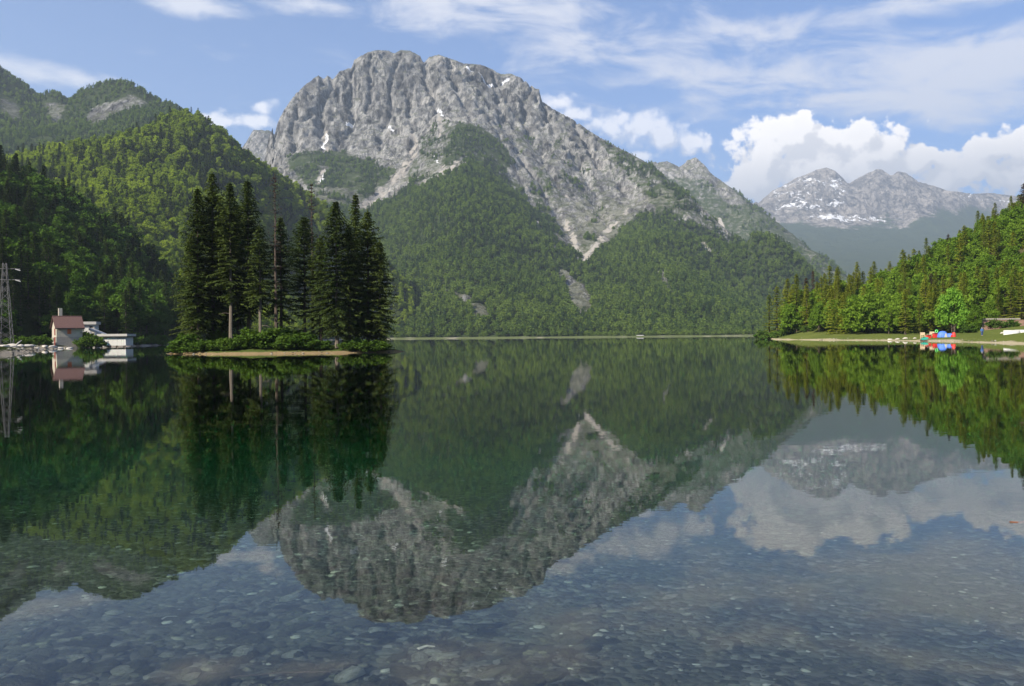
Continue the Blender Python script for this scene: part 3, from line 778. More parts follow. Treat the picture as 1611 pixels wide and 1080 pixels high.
def bed_mat():
    m, t, out = material('gravel_bed')
    pos = t.add('ShaderNodeNewGeometry').outputs['Position']
    vo = t.add('ShaderNodeTexVoronoi'); t.put(vo.inputs['Vector'], t.vmath('ADD', pos, t.vmath('MULTIPLY', t.noise(pos, 9, 2, out='Color'), (0.06, 0.06, 0.06)))); vo.inputs['Scale'].default_value = 17
    n = t.noise(pos, 1.3, 5, 0.65); n3 = t.noise(pos, 30, 4, 0.7)
    c = t.ramp(t.sep(vo.outputs['Color'])[0], [(0.0, (0.022, 0.023, 0.02)), (0.45, (0.055, 0.055, 0.048)), (0.85, (0.13, 0.13, 0.11)), (1.0, (0.28, 0.28, 0.25))])
    c = t.mix(0.5, c, t.mix(n3, (0.03, 0.03, 0.027), (0.10, 0.10, 0.09)))
    c = t.mix(t.math('MULTIPLY', t.smooth(n, 0.45, 0.65), 0.6), c, (0.07, 0.075, 0.05))
    px_, y, zz_ = t.sep(pos)
    c = t.mix(t.smooth(zz_, -1.2, -3.5), c, (0.15, 0.15, 0.12))
    c = t.mix(t.smooth(y, 860, 900), c, t.mix(t.smooth(t.noise(pos, 0.02, 3), 0.52, 0.66), (0.10, 0.12, 0.05), (0.30, 0.27, 0.22)))
    b = t.add('ShaderNodeBsdfDiffuse'); t.put(b.inputs[0], c)
    bp = t.add('ShaderNodeBump'); bp.inputs['Distance'].default_value = 0.03; t.put(bp.inputs['Height'], t.math('SUBTRACT', 1.0, vo.outputs['Distance'])); t.l.new(bp.outputs[0], b.inputs['Normal'])
    t.l.new(b.outputs[0], out.inputs[0])
    return m
M['bed'] = bed_mat()
ground = build_ground()

# ---- water ---------------------------------------------------------------------
def build_water():
    m, t, out = material('lake_water')
    pos = t.add('ShaderNodeNewGeometry').outputs['Position']
    n1 = t.noise(t.vmath('MULTIPLY', pos, (0.7, 1.5, 0)), 1.6, 3, 0.5)
    n2 = t.noise(t.vmath('MULTIPLY', pos, (0.8, 1.3, 0)), 6.5, 2, 0.5)
    n3 = t.noise(pos, 0.06, 3, 0.5)
    h = t.math('ADD', t.math('MULTIPLY', n1, 1.0), t.math('MULTIPLY', n2, 0.10))
    h = t.math('MULTIPLY', h, t.math('ADD', 0.45, t.math('MULTIPLY', n3, 1.1)))
    bp = t.add('ShaderNodeBump'); bp.inputs['Strength'].default_value = 1.0; bp.inputs['Distance'].default_value = 0.0008
    t.put(bp.inputs['Height'], h)
    g = t.add('ShaderNodeBsdfGlass'); g.inputs['IOR'].default_value = 1.333; g.inputs['Roughness'].default_value = 0.0
    t.l.new(bp.outputs[0], g.inputs['Normal'])
    t.l.new(g.outputs[0], out.inputs['Surface'])
    va = t.add('ShaderNodeVolumeAbsorption'); va.inputs['Color'].default_value = (0.18, 0.74, 0.52, 1); va.inputs['Density'].default_value = 0.44
    t.l.new(va.outputs[0], out.inputs['Volume'])
    b = MB().box(-700, 700, -60, 935, -16, WATER)
    return b.build('lake_water', m, kind='structure')
water = build_water()

# ---- haze -----------------------------------------------------------------------
def build_haze():
    m, t, out = material('haze_air')
    v = t.add('ShaderNodeVolumePrincipled')
    v.inputs['Color'].default_value = (0.66, 0.81, 1.0, 1); v.inputs['Density'].default_value = 1.1e-4
    v.inputs['Anisotropy'].default_value = 0.2
    t.l.new(v.outputs[0], out.inputs['Volume'])
    return MB().box(-14500, 14500, -9500, 14500, -20, 2100).build('haze', m, kind='stuff')
haze = build_haze()

# ================================================================== TREES
def unit(v): return v / (np.linalg.norm(v, axis=-1, keepdims=True) + 1e-9)
def cards(p, d, L, W, up, taper=0.35):
    """flat sprays: base points p, directions d, lengths L, widths W; up gives their tilt"""
    s = unit(np.cross(d, up)) * (np.asarray(W)[:, None] / 2)
    e = p + d * np.asarray(L)[:, None]
    return np.stack([p - s, p + s, e + s * taper, e - s * taper], 1).reshape(-1, 3)
def quads(n): return np.arange(n * 4).reshape(n, 4)
def spruce_crown(h, R, cs=0.12, seed=0, gap=0.42, twig=1.0, nb=7, prof=0.75, patchy=0.25, droop=1.0, step=0.17):
    r = np.random.default_rng(seed); out = []
    z = cs * h
    ph = r.uniform(0, 9)
    while z < h * 0.985:
        t = (z - cs * h) / (h * (1 - cs))
        env = R * (1 - t) ** prof * min(1, 0.55 + t * 4)
        env = max(min(env, R * (1 - t) * 2.0), 0.16)
        n = int(r.integers(nb - 2, nb + 2))
        for k in range(n):
            if r.random() < patchy * (1 - t): continue
            a = 2 * math.pi * (k + r.uniform(-0.4, 0.4)) / n + z * 2.4
            bulge = 1 + 0.28 * math.sin(3 * a + ph + z * 0.9) * (1 - t)
            L = env * r.uniform(0.62, 1.12) * bulge
            up = 0.55 * t - 0.28 * (1 - t) * droop + r.uniform(-0.1, 0.1)
            m = max(3, int(L / step))
            s = np.linspace(0.12, 1.0, m)
            ca, sa = math.cos(a), math.sin(a)
            rad = L * s; dz = L * (up * s - 0.28 * droop * s * s + 0.22 * s ** 3)
            pp = np.stack([ca * rad, sa * rad, z + dz], 1)
            w = np.minimum(0.10 + 0.42 * L * (1 - s) * 0.7, 0.75) * r.uniform(0.75, 1.25, m)
            for side in (-1, 1):
                ang = a + side * r.uniform(0.6, 1.15, m)
                d = np.stack([np.cos(ang), np.sin(ang), -0.18 - 0.25 * r.random(m) * droop + 0.25 * t], 1)
                out.append(cards(pp, unit(d), (w + 0.14) * twig, np.full(m, 0.16 * twig), np.tile([0.1 * side, 0, 1.0], (m, 1)) + r.normal(0, 0.25, (m, 3))))
            d = np.stack([ca * 0.5 + r.normal(0, 0.3, m), sa * 0.5 + r.normal(0, 0.3, m), -0.75 * droop + 0.4 * t + r.normal(0, 0.15, m)], 1)
            out.append(cards(pp, unit(d), r.uniform(0.22, 0.42, m) * twig, np.full(m, 0.17 * twig), np.stack([-np.sin(np.full(m, a)), np.cos(np.full(m, a)), np.zeros(m)], 1) * 0.3 + np.array([ca, sa, 0.2])))
        z += gap * r.uniform(0.75, 1.25) * (1.05 - 0.45 * t)
    tip = np.array([[0, 0, h * 0.95]] * 3)
    out.append(cards(tip, unit(np.array([[0.1, 0, 1], [-0.1, 0.1, 1], [0, -0.1, 1.0]])), np.full(3, h * 0.05), np.full(3, 0.12 * twig), np.array([[0, 1, 0], [1, 0, 0], [1, 1, 0.0]])))
    V = np.concatenate(out)
    return V
def trunk_mb(h, r0, seed=0, lean=0.0, stubs=0, top=0.98):
    r = random.Random(seed); mb = MB()
    n = 7
    pts = [(lean * h * (i / n) ** 2 + r.uniform(-0.03, 0.03) * (i > 0), r.uniform(-0.03, 0.03), -0.3 + (h * top + 0.3) * i / n) for i in range(n + 1)]
    rad = [max(0.02, r0 * (1.25 if i == 0 else 1) * (1 - 0.93 * i / n)) for i in range(n + 1)]
    mb.tube(pts, rad, 7)
    for k in range(stubs):
        z = h * r.uniform(0.1, 0.9); a = r.uniform(0, 6.28); L = r.uniform(0.5, 1.5) * (1.15 - z / h)
        x0 = lean * h * (z / h) ** 2
        mb.tube([(x0, 0, z), (x0 + math.cos(a) * L * 0.6, math.sin(a) * L * 0.6, z + L * 0.05), (x0 + math.cos(a) * L, math.sin(a) * L, z - L * 0.12)], [0.035, 0.025, 0.01], 4)
    return mb
def leaf_crown(h, R, base=0.25, clumps=60, leaves=60, size=0.36, cr=1.0, seed=0, flat=0.75, shape=1.0):
    """leaves in clumps spread through an uneven, lobed crown"""
    r = np.random.default_rng(seed)
    zc = h * (base + 1) / 2; hz = h * (1 - base) / 2
    C = []
    while len(C) < clumps:
        v = unit(r.normal(size=3)); q = r.uniform(0.35, 1.0) ** 0.6
        lob = 1 + 0.30 * math.sin(3 * math.atan2(v[1], v[0]) + seed) * (1 - abs(v[2])) + 0.18 * math.sin(5 * v[2] + seed * 2)
        w = (1 - 0.45 * max(v[2], 0) * shape)
        C.append([v[0] * R * q * lob * w, v[1] * R * q * lob * w, zc + v[2] * hz * q * (1 + 0.12 * math.sin(seed + 4 * v[0]))])
    C = np.array(C)
    n = clumps * leaves
    cen = np.repeat(C, leaves, 0)
    rad = np.repeat(r.uniform(0.6, 1.25, clumps) * cr, leaves)
    off = unit(r.normal(size=(n, 3))) * (rad * r.random(n) ** 0.45)[:, None] * np.array([1, 1, flat])
    d = unit(r.normal(size=(n, 3)) + off * 0.8 + np.array([0, 0, -0.25]))
    up = unit(r.normal(size=(n, 3)) * 0.8 + off * 0.3 + np.array([0, 0, 0.8]))
    L = size * r.uniform(0.7, 1.3, n)
    return cards(cen + off, d, L, L * 0.8, up, 0.55), C
def limb_mb(h, r0, C, base, seed=0):
    mb = trunk_mb(h * (base + 0.42), r0, seed, 0.02, 0, 1.0); r = random.Random(seed)
    for c in list(C)[::5]:
        z0 = h * r.uniform(base * 0.8, base + 0.3)
        mb.tube([(0, 0, z0), (c[0] * 0.45, c[1] * 0.45, z0 + (c[2] - z0) * 0.6), tuple(c)], [r0 * 0.38, r0 * 0.22, r0 * 0.06], 5, False)
    return mb
def cmesh(name, V, mat):
    me = mesh_np(name, V, quads(len(V) // 4)); me.materials.append(mat); return me
def tree_thing(name, loc, crown, trunk, scale=(1, 1, 1), rz=0.0, **kw):
    e = empty(name, loc, rz, **kw); e.scale = scale
    obj('trunk', trunk, None, e); obj('crown', crown, None, e)
    return e
def whereabouts(px, py, side):
    if side == 'l':
        if py < 390: return 'high on the left slope near its skyline' if px > 90 else 'high on the left slope at picture edge'
        if px < 60: return 'behind the lattice pylon'
        if px < 130: return 'above the red house roof'
        if px < 215: return 'above the white boathouse'
        return 'between boathouse and island'
    if py < 400: return 'near the right skyline at picture edge' if px > 1540 else 'near the skyline of the right slope'
    if px < 1330: return 'above the tip of the right bank'
    if px < 1440: return 'on the right slope left of the camp'
    if px < 1540: return 'above the bright round tree'
    return 'above the white boats'
ORD = ['first', 'second', 'third', 'fourth', 'fifth', 'sixth', 'seventh', 'eighth', 'ninth', 'tenth', 'eleventh', 'twelfth', 'thirteenth', 'fourteenth', 'fifteenth', 'sixteenth', 'seventeenth', 'eighteenth', 'nineteenth',
       'twentieth', 'twenty-first', 'twenty-second', 'twenty-third', 'twenty-fourth', 'twenty-fifth', 'twenty-sixth', 'twenty-seventh', 'twenty-eighth', 'twenty-ninth', 'thirtieth', 'thirty-first', 'thirty-second', 'thirty-third', 'thirty-fourth', 'thirty-fifth', 'thirty-sixth', 'thirty-seventh', 'thirty-eighth', 'thirty-ninth', 'fortieth']
def single_out(rows):
    """rows of (px, object, kind, place): tell look-alikes apart by their order from the left within their place"""
    groups = {}
    for r in rows: groups.setdefault((r[2], r[3]), []).append(r)
    for (kind, place_), g in groups.items():
        g.sort(key=lambda r: r[0])
        for i, r in enumerate(g):
            if len(g) == 1: r[1]['label'] = '%s %s, the only one there' % (kind, place_)
            elif i == 0: r[1]['label'] = 'leftmost %s %s' % (kind, place_)
            elif i == len(g) - 1: r[1]['label'] = 'rightmost %s %s' % (kind, place_)
            else: r[1]['label'] = '%s %s, %s from left' % (kind, place_, ORD[min(i, len(ORD) - 1)])
COVER = np.zeros((140, 210), bool)          # which 8-pixel cells of the view are already filled by nearer trees
def cover(px, top, bot, hw, frac=0.3):
    x0, x1 = int((px - hw * 0.6) / 8), int((px + hw * 0.6) / 8) + 1; y0, y1 = int(top / 8), int(bot / 8) + 1
    x0, y0 = max(x0, 0), max(y0, 0)
    if x1 <= x0 or y1 <= y0 or px < -30 or px > 1640: return False
    s = COVER[y0:y1, x0:x1]
    ok = s.size > 0 and (~s).mean() > frac
    s[int(len(s) * 0.35):] = True
    return ok

# ---- the island -----------------------------------------------------------------
ISL = (-26.6, 100.0)
def isl_z(x, y):
    u = (np.asarray(x) - ISL[0]) / 13.4; v = (np.asarray(y) - ISL[1]) / 6.6
    r = np.sqrt(u * u + v * v) + 0.10 * perlin(np.asarray(x) / 3.0, np.asarray(y) / 3.0, 5.5)
    return np.where(r < 1, 0.08 + 1.0 * (1 - r) ** 0.7, 0.08 - 2.2 * (r - 1) * 1.2)
def build_island():
    X, Y = grid(ISL[0] - 17, ISL[0] + 17, ISL[1] - 11, ISL[1] + 11, 0.35)
    Z = isl_z(X, Y) + 0.06 * fbm(X / 0.9, Y / 0.9, 3.1, 4)
    m, t, out = material('island_ground')
    pos = t.add('ShaderNodeNewGeometry').outputs['Position']
    n = t.noise(pos, 0.8, 5, 0.65); n2 = t.noise(pos, 6, 5, 0.7); z = t.sep(pos)[2]
    c = t.mix(n2, (0.03, 0.05, 0.012), (0.085, 0.11, 0.03))
    sh = t.math('ADD', z, t.math('MULTIPLY', t.math('SUBTRACT', n, 0.5), 0.35))
    c = t.mix(t.smooth(sh, 0.27, 0.15), c, t.mix(n2, (0.12, 0.09, 0.05), (0.27, 0.20, 0.115)))
    b = t.add('ShaderNodeBsdfDiffuse'); t.put(b.inputs[0], c); t.l.new(b.outputs[0], out.inputs[0])
    return sheet('island', X, Y, Z, m, None, Z > -2.2)
build_island()

island_trees = [  # px, top py, Y, half-width m, bare fraction, label, bark, material, profile
    (333, 270, 101, 3.3, 0.16, 'tallest dark spruce on the island, in its left group', 'bark', 'island_spruce', 0.80),
    (310, 293, 99, 2.5, 0.14, 'dark spruce just left of the tallest island spruce', 'bark', 'island_spruce', 0.62),
    (361, 286, 98, 2.3, 0.34, 'island spruce with a bare pale trunk, right of the tallest one', 'bark_pale', 'island_spruce', 0.75),
    (389, 281, 102, 2.7, 0.22, 'dark spruce at the right of the island left group, with pointed top', 'bark', 'island_spruce', 0.72),
    (408, 352, 96.5, 1.9, 0.36, 'slender short island spruce with pale lower trunk beside the gap', 'bark_pale', 'island_spruce', 0.70),
    (372, 318, 104, 2.4, 0.2, 'dark spruce standing behind the bare pale trunk on the island', 'bark', 'island_spruce', 0.65),
    (300, 365, 103, 2.1, 0.12, 'lower spruce at the left end of the island', 'bark', 'island_spruce', 0.6),
    (346, 318, 106, 2.5, 0.2, 'dark spruce behind the tallest island spruce', 'bark', 'island_spruce', 0.6),
    (441, 341, 103, 2.0, 0.22, 'thin see-through spruce right of the bare dead trunk on the island', 'bark', 'island_spruce', 0.55),
    (478, 340, 101, 2.5, 0.26, 'flat-topped layered spruce in the middle of the island', 'bark', 'island_spruce', 0.42),
    (528, 316, 97, 3.0, 0.13, 'broad green spruce with a cone top, right of the island middle', 'bark_pale', 'island_spruce', 0.62),
    (559, 304, 104, 1.9, 0.16, 'spruce with narrow spire rising highest in the right island group', 'bark', 'island_spruce', 0.95),
    (578, 329, 100, 2.9, 0.10, 'full dark spruce near the right end of the island', 'bark', 'island_spruce', 0.52),
    (597, 378, 99, 1.9, 0.07, 'shorter spruce at the right tip of the island', 'bark', 'island_spruce', 0.50),
    (503, 372, 99.5, 2.1, 0.14, 'medium spruce between the layered spruce and the broad green one', 'bark', 'island_spruce', 0.6),
    (548, 352, 98, 2.2, 0.1, 'front spruce between the cone-topped spruce and the full dark one', 'bark', 'island_spruce', 0.55)]
for i, (px, top, Y, R, cs, lab, bk, mt, pf) in enumerate(island_trees):
    q = P(px, top, Y); x = q[0]; z0 = float(isl_z(x, Y))
    h = q[2] - z0
    V = spruce_crown(h, R * 1.12, cs * 0.9, 100 + i, 0.45, 1.1, 8, pf * 0.62, 0.45 if i in (8,) else 0.26, 1.15 if i != 9 else 0.5, 0.21)
    r0 = 0.13 + 0.006 * h
    tree_thing('spruce_tree', (x, Y, z0), cmesh('spruce_crown', V, M[mt]), trunk_mb(h, r0, i, 0.0, 16).mesh('spruce_trunk'), label=lab, cat='spruce', group='spruces on the island')
    for o in list(COL.objects)[-2:]:
        if o.name.startswith('trunk'): o.data.materials.append(M[bk])
    cover(px, top, 540, R / Y * FPX)
for px, top, Y, lab, seed in [(432, 274, 100, 'tall bare dead spruce trunk in the gap on the island', 3), (490, 288, 104, 'dead spruce with a brown twiggy top behind the layered spruce', 4)]:
    q = P(px, top, Y); z0 = float(isl_z(q[0], Y)); h = q[2] - z0
    e = empty('dead_spruce', (q[0], Y, z0), label=lab, cat='dead tree')
    trunk_mb(h, 0.22, seed, 0.0, 46).build('trunk', M['bark'], e)
    V = spruce_crown(h, 1.6, 0.42, 300 + seed, 0.62, 0.55, 5, 0.5, 0.35, 0.6, 0.42)
    obj('twigs', cmesh('dead_twigs', V, M['dead_twig']), None, e, kind='stuff')

# ---- shared tree models for the slopes ---------------------------------------------
SPR = []; BRD = []
for k in range(4):
    h = (16, 14, 18, 13)[k]; R = (2.5, 2.3, 2.9, 2.5)[k]
    V = spruce_crown(h, R, 0.08, 400 + k, 0.62, 1.35, 6, 0.68, 0.15, 0.9, 0.3)
    SPR.append((h, R, V, trunk_mb(h, 0.24, k, 0, 8).mesh('spruce_trunk')))
    SPR[-1][3].materials.append(M['bark'])
for k in range(4):
    h = (12, 10, 13, 9)[k]; R = (4.0, 3.6, 3.6, 3.8)[k]
    V, C = leaf_crown(h, R, 0.14, 90, 55, 0.42, 1.0, 40 + k)
    tm = limb_mb(h, 0.22, C, 0.14, k).mesh('broadleaf_trunk'); tm.materials.append(M['bark'])
    BRD.append((h, R, V, tm))
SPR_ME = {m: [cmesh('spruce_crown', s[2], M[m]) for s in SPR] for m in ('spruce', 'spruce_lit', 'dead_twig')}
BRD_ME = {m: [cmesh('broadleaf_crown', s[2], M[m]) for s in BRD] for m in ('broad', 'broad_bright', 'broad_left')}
def place(kind, k, x, y, z, h, name, wide=1.0, mat=None, **kw):
    src = (SPR if kind == 's' else BRD)[k]
    mat = mat or ('spruce' if kind == 's' else 'broad')
    me = (SPR_ME if kind == 's' else BRD_ME)[mat][k]
    s = h / src[0]
    return tree_thing(name, (x, y, z), me, src[3], (s * wide, s * wide, s), random.uniform(0, 6.28), **kw)

# ---- woods as one mass: instanced small trees ---------------------------------------
PROTO = bpy.data.collections.new('tree_models')
def proto(name, V, mat, trunk=None):
    me = cmesh(name, V, mat)
    o = bpy.data.objects.new(name, me); PROTO.objects.link(o); return o
def proto_cols(name, objs):
    c = bpy.data.collections.new(name)
    for i, (V, mat) in enumerate(objs):
        o = bpy.data.objects.new('%s_%02d' % (name, i), cmesh(name, V, mat)); c.objects.link(o)
    return c
def wood(name, pts, sc, idx, coll, label, cat='forest', parent=None):
    pts = np.asarray(pts, np.float32); n = len(pts)
    me = bpy.data.meshes.new(name); me.vertices.add(n); me.vertices.foreach_set('co', pts.ravel())
    for k, tp, v in (('idx', 'INT', np.asarray(idx, np.int32)), ('rz', 'FLOAT', RNG.uniform(0, 6.28, n).astype(np.float32))):
        a = me.attributes.new(k, tp, 'POINT'); a.data.foreach_set('value', v)
    a = me.attributes.new('sc', 'FLOAT_VECTOR', 'POINT'); a.data.foreach_set('vector', np.asarray(sc, np.float32).ravel())
    o = obj(name, me, None, parent, label=label, cat=cat, kind='stuff')
    g = bpy.data.node_groups.new(name + '_scatter', 'GeometryNodeTree')
    g.interface.new_socket('Geometry', in_out='INPUT', socket_type='NodeSocketGeometry')
    g.interface.new_socket('Geometry', in_out='OUTPUT', socket_type='NodeSocketGeometry')
    N, Lk = g.nodes, g.links
    gi, go = N.new('NodeGroupInput'), N.new('NodeGroupOutput')
    ci = N.new('GeometryNodeCollectionInfo'); ci.inputs[0].default_value = coll; ci.inputs['Separate Children'].default_value = True; ci.inputs['Reset Children'].default_value = True
    ip = N.new('GeometryNodeInstanceOnPoints'); ip.inputs['Pick Instance'].default_value = True
    def na(nm, tp):
        q = N.new('GeometryNodeInputNamedAttribute'); q.data_type = tp; q.inputs[0].default_value = nm; return q.outputs[0]
    cx = N.new('ShaderNodeCombineXYZ'); Lk.new(na('rz', 'FLOAT'), cx.inputs[2])
    Lk.new(gi.outputs[0], ip.inputs['Points']); Lk.new(ci.outputs[0], ip.inputs['Instance']); Lk.new(na('idx', 'INT'), ip.inputs['Instance Index'])
    e2r = N.new('FunctionNodeEulerToRotation'); Lk.new(cx.outputs[0], e2r.inputs[0]); Lk.new(e2r.outputs[0], ip.inputs['Rotation'])
    Lk.new(na('sc', 'FLOAT_VECTOR'), ip.inputs['Scale']); Lk.new(ip.outputs[0], go.inputs[0])
    md = o.modifiers.new('scatter', 'NODES'); md.node_group = g
    return o
def scatter(data, spacing, step):
    """jittered points over a terrain sheet: x, y, z and the fourth layer if there is one"""
    X, Y, Z = data[:3]; h, w = X.shape; s = spacing / step
    U, V = np.meshgrid(np.arange(0, w - 1.01, s), np.arange(0, h - 1.01, s))
    U = np.clip(U + RNG.uniform(-0.55, 0.55, U.shape) * s, 0, w - 1.01).ravel(); V = np.clip(V + RNG.uniform(-0.55, 0.55, V.shape) * s, 0, h - 1.01).ravel()
    i, j = U.astype(int), V.astype(int); a, b = U - i, V - j
    def L(A): return (A[j, i] * (1 - a) + A[j, i + 1] * a) * (1 - b) + (A[j + 1, i] * (1 - a) + A[j + 1, i + 1] * a) * b
    return [L(A) for A in data]

def low_spruce(seed): return spruce_crown(12, 2.1, 0.05, seed, 1.35, 3.0, 6, 0.75, 0.08, 0.8, 0.75)
def low_broad(seed, R=3.4): return leaf_crown(10, R, 0.12, 34, 14, 1.15, 1.2, seed)[0]
FAR = proto_cols('far_tree', [(low_spruce(1), M['far_spruce']), (low_spruce(2), M['far_spruce']), (low_broad(3), M['main_broad']), (low_broad(4, 3.0), M['main_broad']), (low_broad(5), M['main_broad'])])
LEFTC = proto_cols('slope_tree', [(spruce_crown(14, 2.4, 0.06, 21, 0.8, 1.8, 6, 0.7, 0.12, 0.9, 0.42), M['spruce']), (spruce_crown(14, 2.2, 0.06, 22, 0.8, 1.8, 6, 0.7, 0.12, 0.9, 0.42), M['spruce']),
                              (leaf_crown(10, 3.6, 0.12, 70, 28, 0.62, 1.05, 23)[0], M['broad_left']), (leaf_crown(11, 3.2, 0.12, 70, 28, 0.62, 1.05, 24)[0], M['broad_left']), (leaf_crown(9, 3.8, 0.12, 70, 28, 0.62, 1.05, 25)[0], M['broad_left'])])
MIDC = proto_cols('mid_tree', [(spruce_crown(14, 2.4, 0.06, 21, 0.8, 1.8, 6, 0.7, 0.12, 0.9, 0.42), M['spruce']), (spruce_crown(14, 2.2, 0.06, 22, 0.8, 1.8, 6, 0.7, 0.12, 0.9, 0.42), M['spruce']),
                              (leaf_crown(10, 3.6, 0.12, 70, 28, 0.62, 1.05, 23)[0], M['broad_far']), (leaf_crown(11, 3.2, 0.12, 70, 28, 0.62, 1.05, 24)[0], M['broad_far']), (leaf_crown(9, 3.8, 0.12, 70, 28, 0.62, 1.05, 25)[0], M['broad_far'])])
def pick(n, spruce_share):
    return np.where(RNG.random(n) < spruce_share, RNG.integers(0, 2, n), RNG.integers(2, 5, n))
def scales(n, lo, hi, wide=0.15):
    s = RNG.uniform(lo, hi, n); w = s * RNG.uniform(1 - wide, 1 + wide, n)
    return np.stack([w, w, s], 1)

def main_wood():
    x, y, z, f, sc = scatter(main_data, 6.6, 4.2)
    px, py = proj(x, y, z)
    n = fbm(x / 45, y / 45, z / 45, 3)
    keep = (f + 0.75 * n > 0.55) & (sc < 0.4) & (z > 1.0) & (px > 380) & (px < 1330)
    x, y, z, n = x[keep], y[keep], z[keep], n[keep]
    m = len(x)
    ss = np.clip(0.40 + 0.5 * fbm(x / 160, y / 160, 4.0, 2) + sstep(z, 60, 350) * 0.2, 0.1, 0.9)
    s = scales(m, 0.55, 1.3, 0.22); s *= (1 - 0.45 * sstep(z, 250, 650))[:, None]
    wood('mountain_forest', np.stack([x, y, z - 0.3], 1), s, pick(m, ss), FAR, 'dense mixed forest on the lower spurs of the grey mountain')
main_wood()
def far_woods():
    x, y, z, f, sc = scatter(back_left, 8.5, 7.0)
    px, py = proj(x, y, z); n = fbm(x / 60, y / 60, z / 60, 3)
    k = (f + 0.6 * n > 0.6) & (px > -60) & (px < 500) & (z > 60); m = k.sum()
    wood('high_forest', np.stack([x[k], y[k], z[k] - 0.3], 1), scales(m, 0.6, 1.0), pick(m, 0.45), FAR, 'forest covering the dark mountain at the far left')
    x, y, z, f, sc = scatter(second, 13.0, 10.0)
    px, py = proj(x, y, z); n = fbm(x / 80, y / 80, z / 80, 3)
    k = (f + 0.8 * n > 0.62) & (px > 980) & (px < 1420) & (z > 5); m = k.sum()
    wood('ridge_forest', np.stack([x[k], y[k], z[k] - 0.3], 1), scales(m, 0.8, 1.4), pick(m, 0.6), FAR, 'hazy forest on the ridge right of the grey mountain')
far_woods()

# ---- woods of the left side ------------------------------------------------------------
def left_wood():
    # sunlit hill
    x, y, z = scatter(left_data, 7.6, 5.0)
    px, py = proj(x, y, z)
    k = (z > 1.0) & (y > 440) & (px > -80) & (px < 720)
    xa, ya, za = x[k], y[k], z[k]; m = len(xa)
    ss = np.clip(0.22 + 0.9 * fbm(xa / 70, ya / 70, 2.0, 2), 0.05, 0.8)
    wood('hill_forest', np.stack([xa, ya, za - 0.3], 1), scales(m, 0.70, 1.4), pick(m, ss), MIDC, 'sunlit broadleaf forest on the rounded hill at the left')
    # near slope, its shade put into darker leaf colour
    x, y, z = scatter(left_data, 5.6, 5.0)
    px, py = proj(x, y, z)
    k = (z > 0.9) & (y <= 440) & (px > -60) & (px < 420) & (y > 100)
    k &= ~((np.abs(x + 92) < 17) & (np.abs(y - 160) < 46) & (z < 6))
    k &= ~inpoly(px, py, [(124, 364), (150, 354), (188, 368), (170, 378), (132, 374)])
    k &= ~((px < 75) & (y < 168))
    x, y, z = x[k], y[k], z[k]
    rows = []
    o = np.argsort(y); rest = []; count = {'s': 0, 'b': 0}
    ssn = fbm(x / 40, y / 40, 7.0, 2)
    for i in o:
        sp = random.random() < 0.46 + 0.9 * ssn[i]
        h = random.uniform(11, 17) if sp else random.uniform(8, 13)
        t0 = proj(x[i], y[i], z[i] + h)[1]; b0 = proj(x[i], y[i], z[i])
        hw = (2.4 if sp else 3.6) / y[i] * FPX
        kk = 's' if sp else 'b'
        ok = cover(float(b0[0]), float(t0), float(b0[1]), hw, 0.2)
        if ok and count['s'] + count['b'] < 190:
            count[kk] += 1
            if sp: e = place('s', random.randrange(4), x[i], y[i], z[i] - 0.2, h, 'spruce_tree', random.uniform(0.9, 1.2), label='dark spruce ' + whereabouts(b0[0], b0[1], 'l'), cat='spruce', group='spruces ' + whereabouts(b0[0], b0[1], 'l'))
            else: e = place('b', random.randrange(4), x[i], y[i], z[i] - 0.2, h, 'broadleaf_tree', random.uniform(0.9, 1.15), 'broad_left', label='shade-toned broadleaf tree ' + whereabouts(b0[0], b0[1], 'l'), cat='tree', group='broadleaf trees ' + whereabouts(b0[0], b0[1], 'l'))
            rows.append((float(b0[0]), e, 'dark spruce' if sp else 'green broadleaf tree', whereabouts(b0[0], b0[1], 'l')))
        else: rest.append((x[i], y[i], z[i] - 0.2, sp, h))
    single_out(rows)
    r = np.array(rest, float); m = len(r)
    sp = r[:, 3] > 0.5
    idx = np.where(sp, RNG.integers(0, 2, m), RNG.integers(2, 5, m)); s = np.where(sp, r[:, 4] / 14, r[:, 4] / 10)
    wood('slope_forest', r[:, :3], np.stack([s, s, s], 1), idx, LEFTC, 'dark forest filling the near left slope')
left_wood()

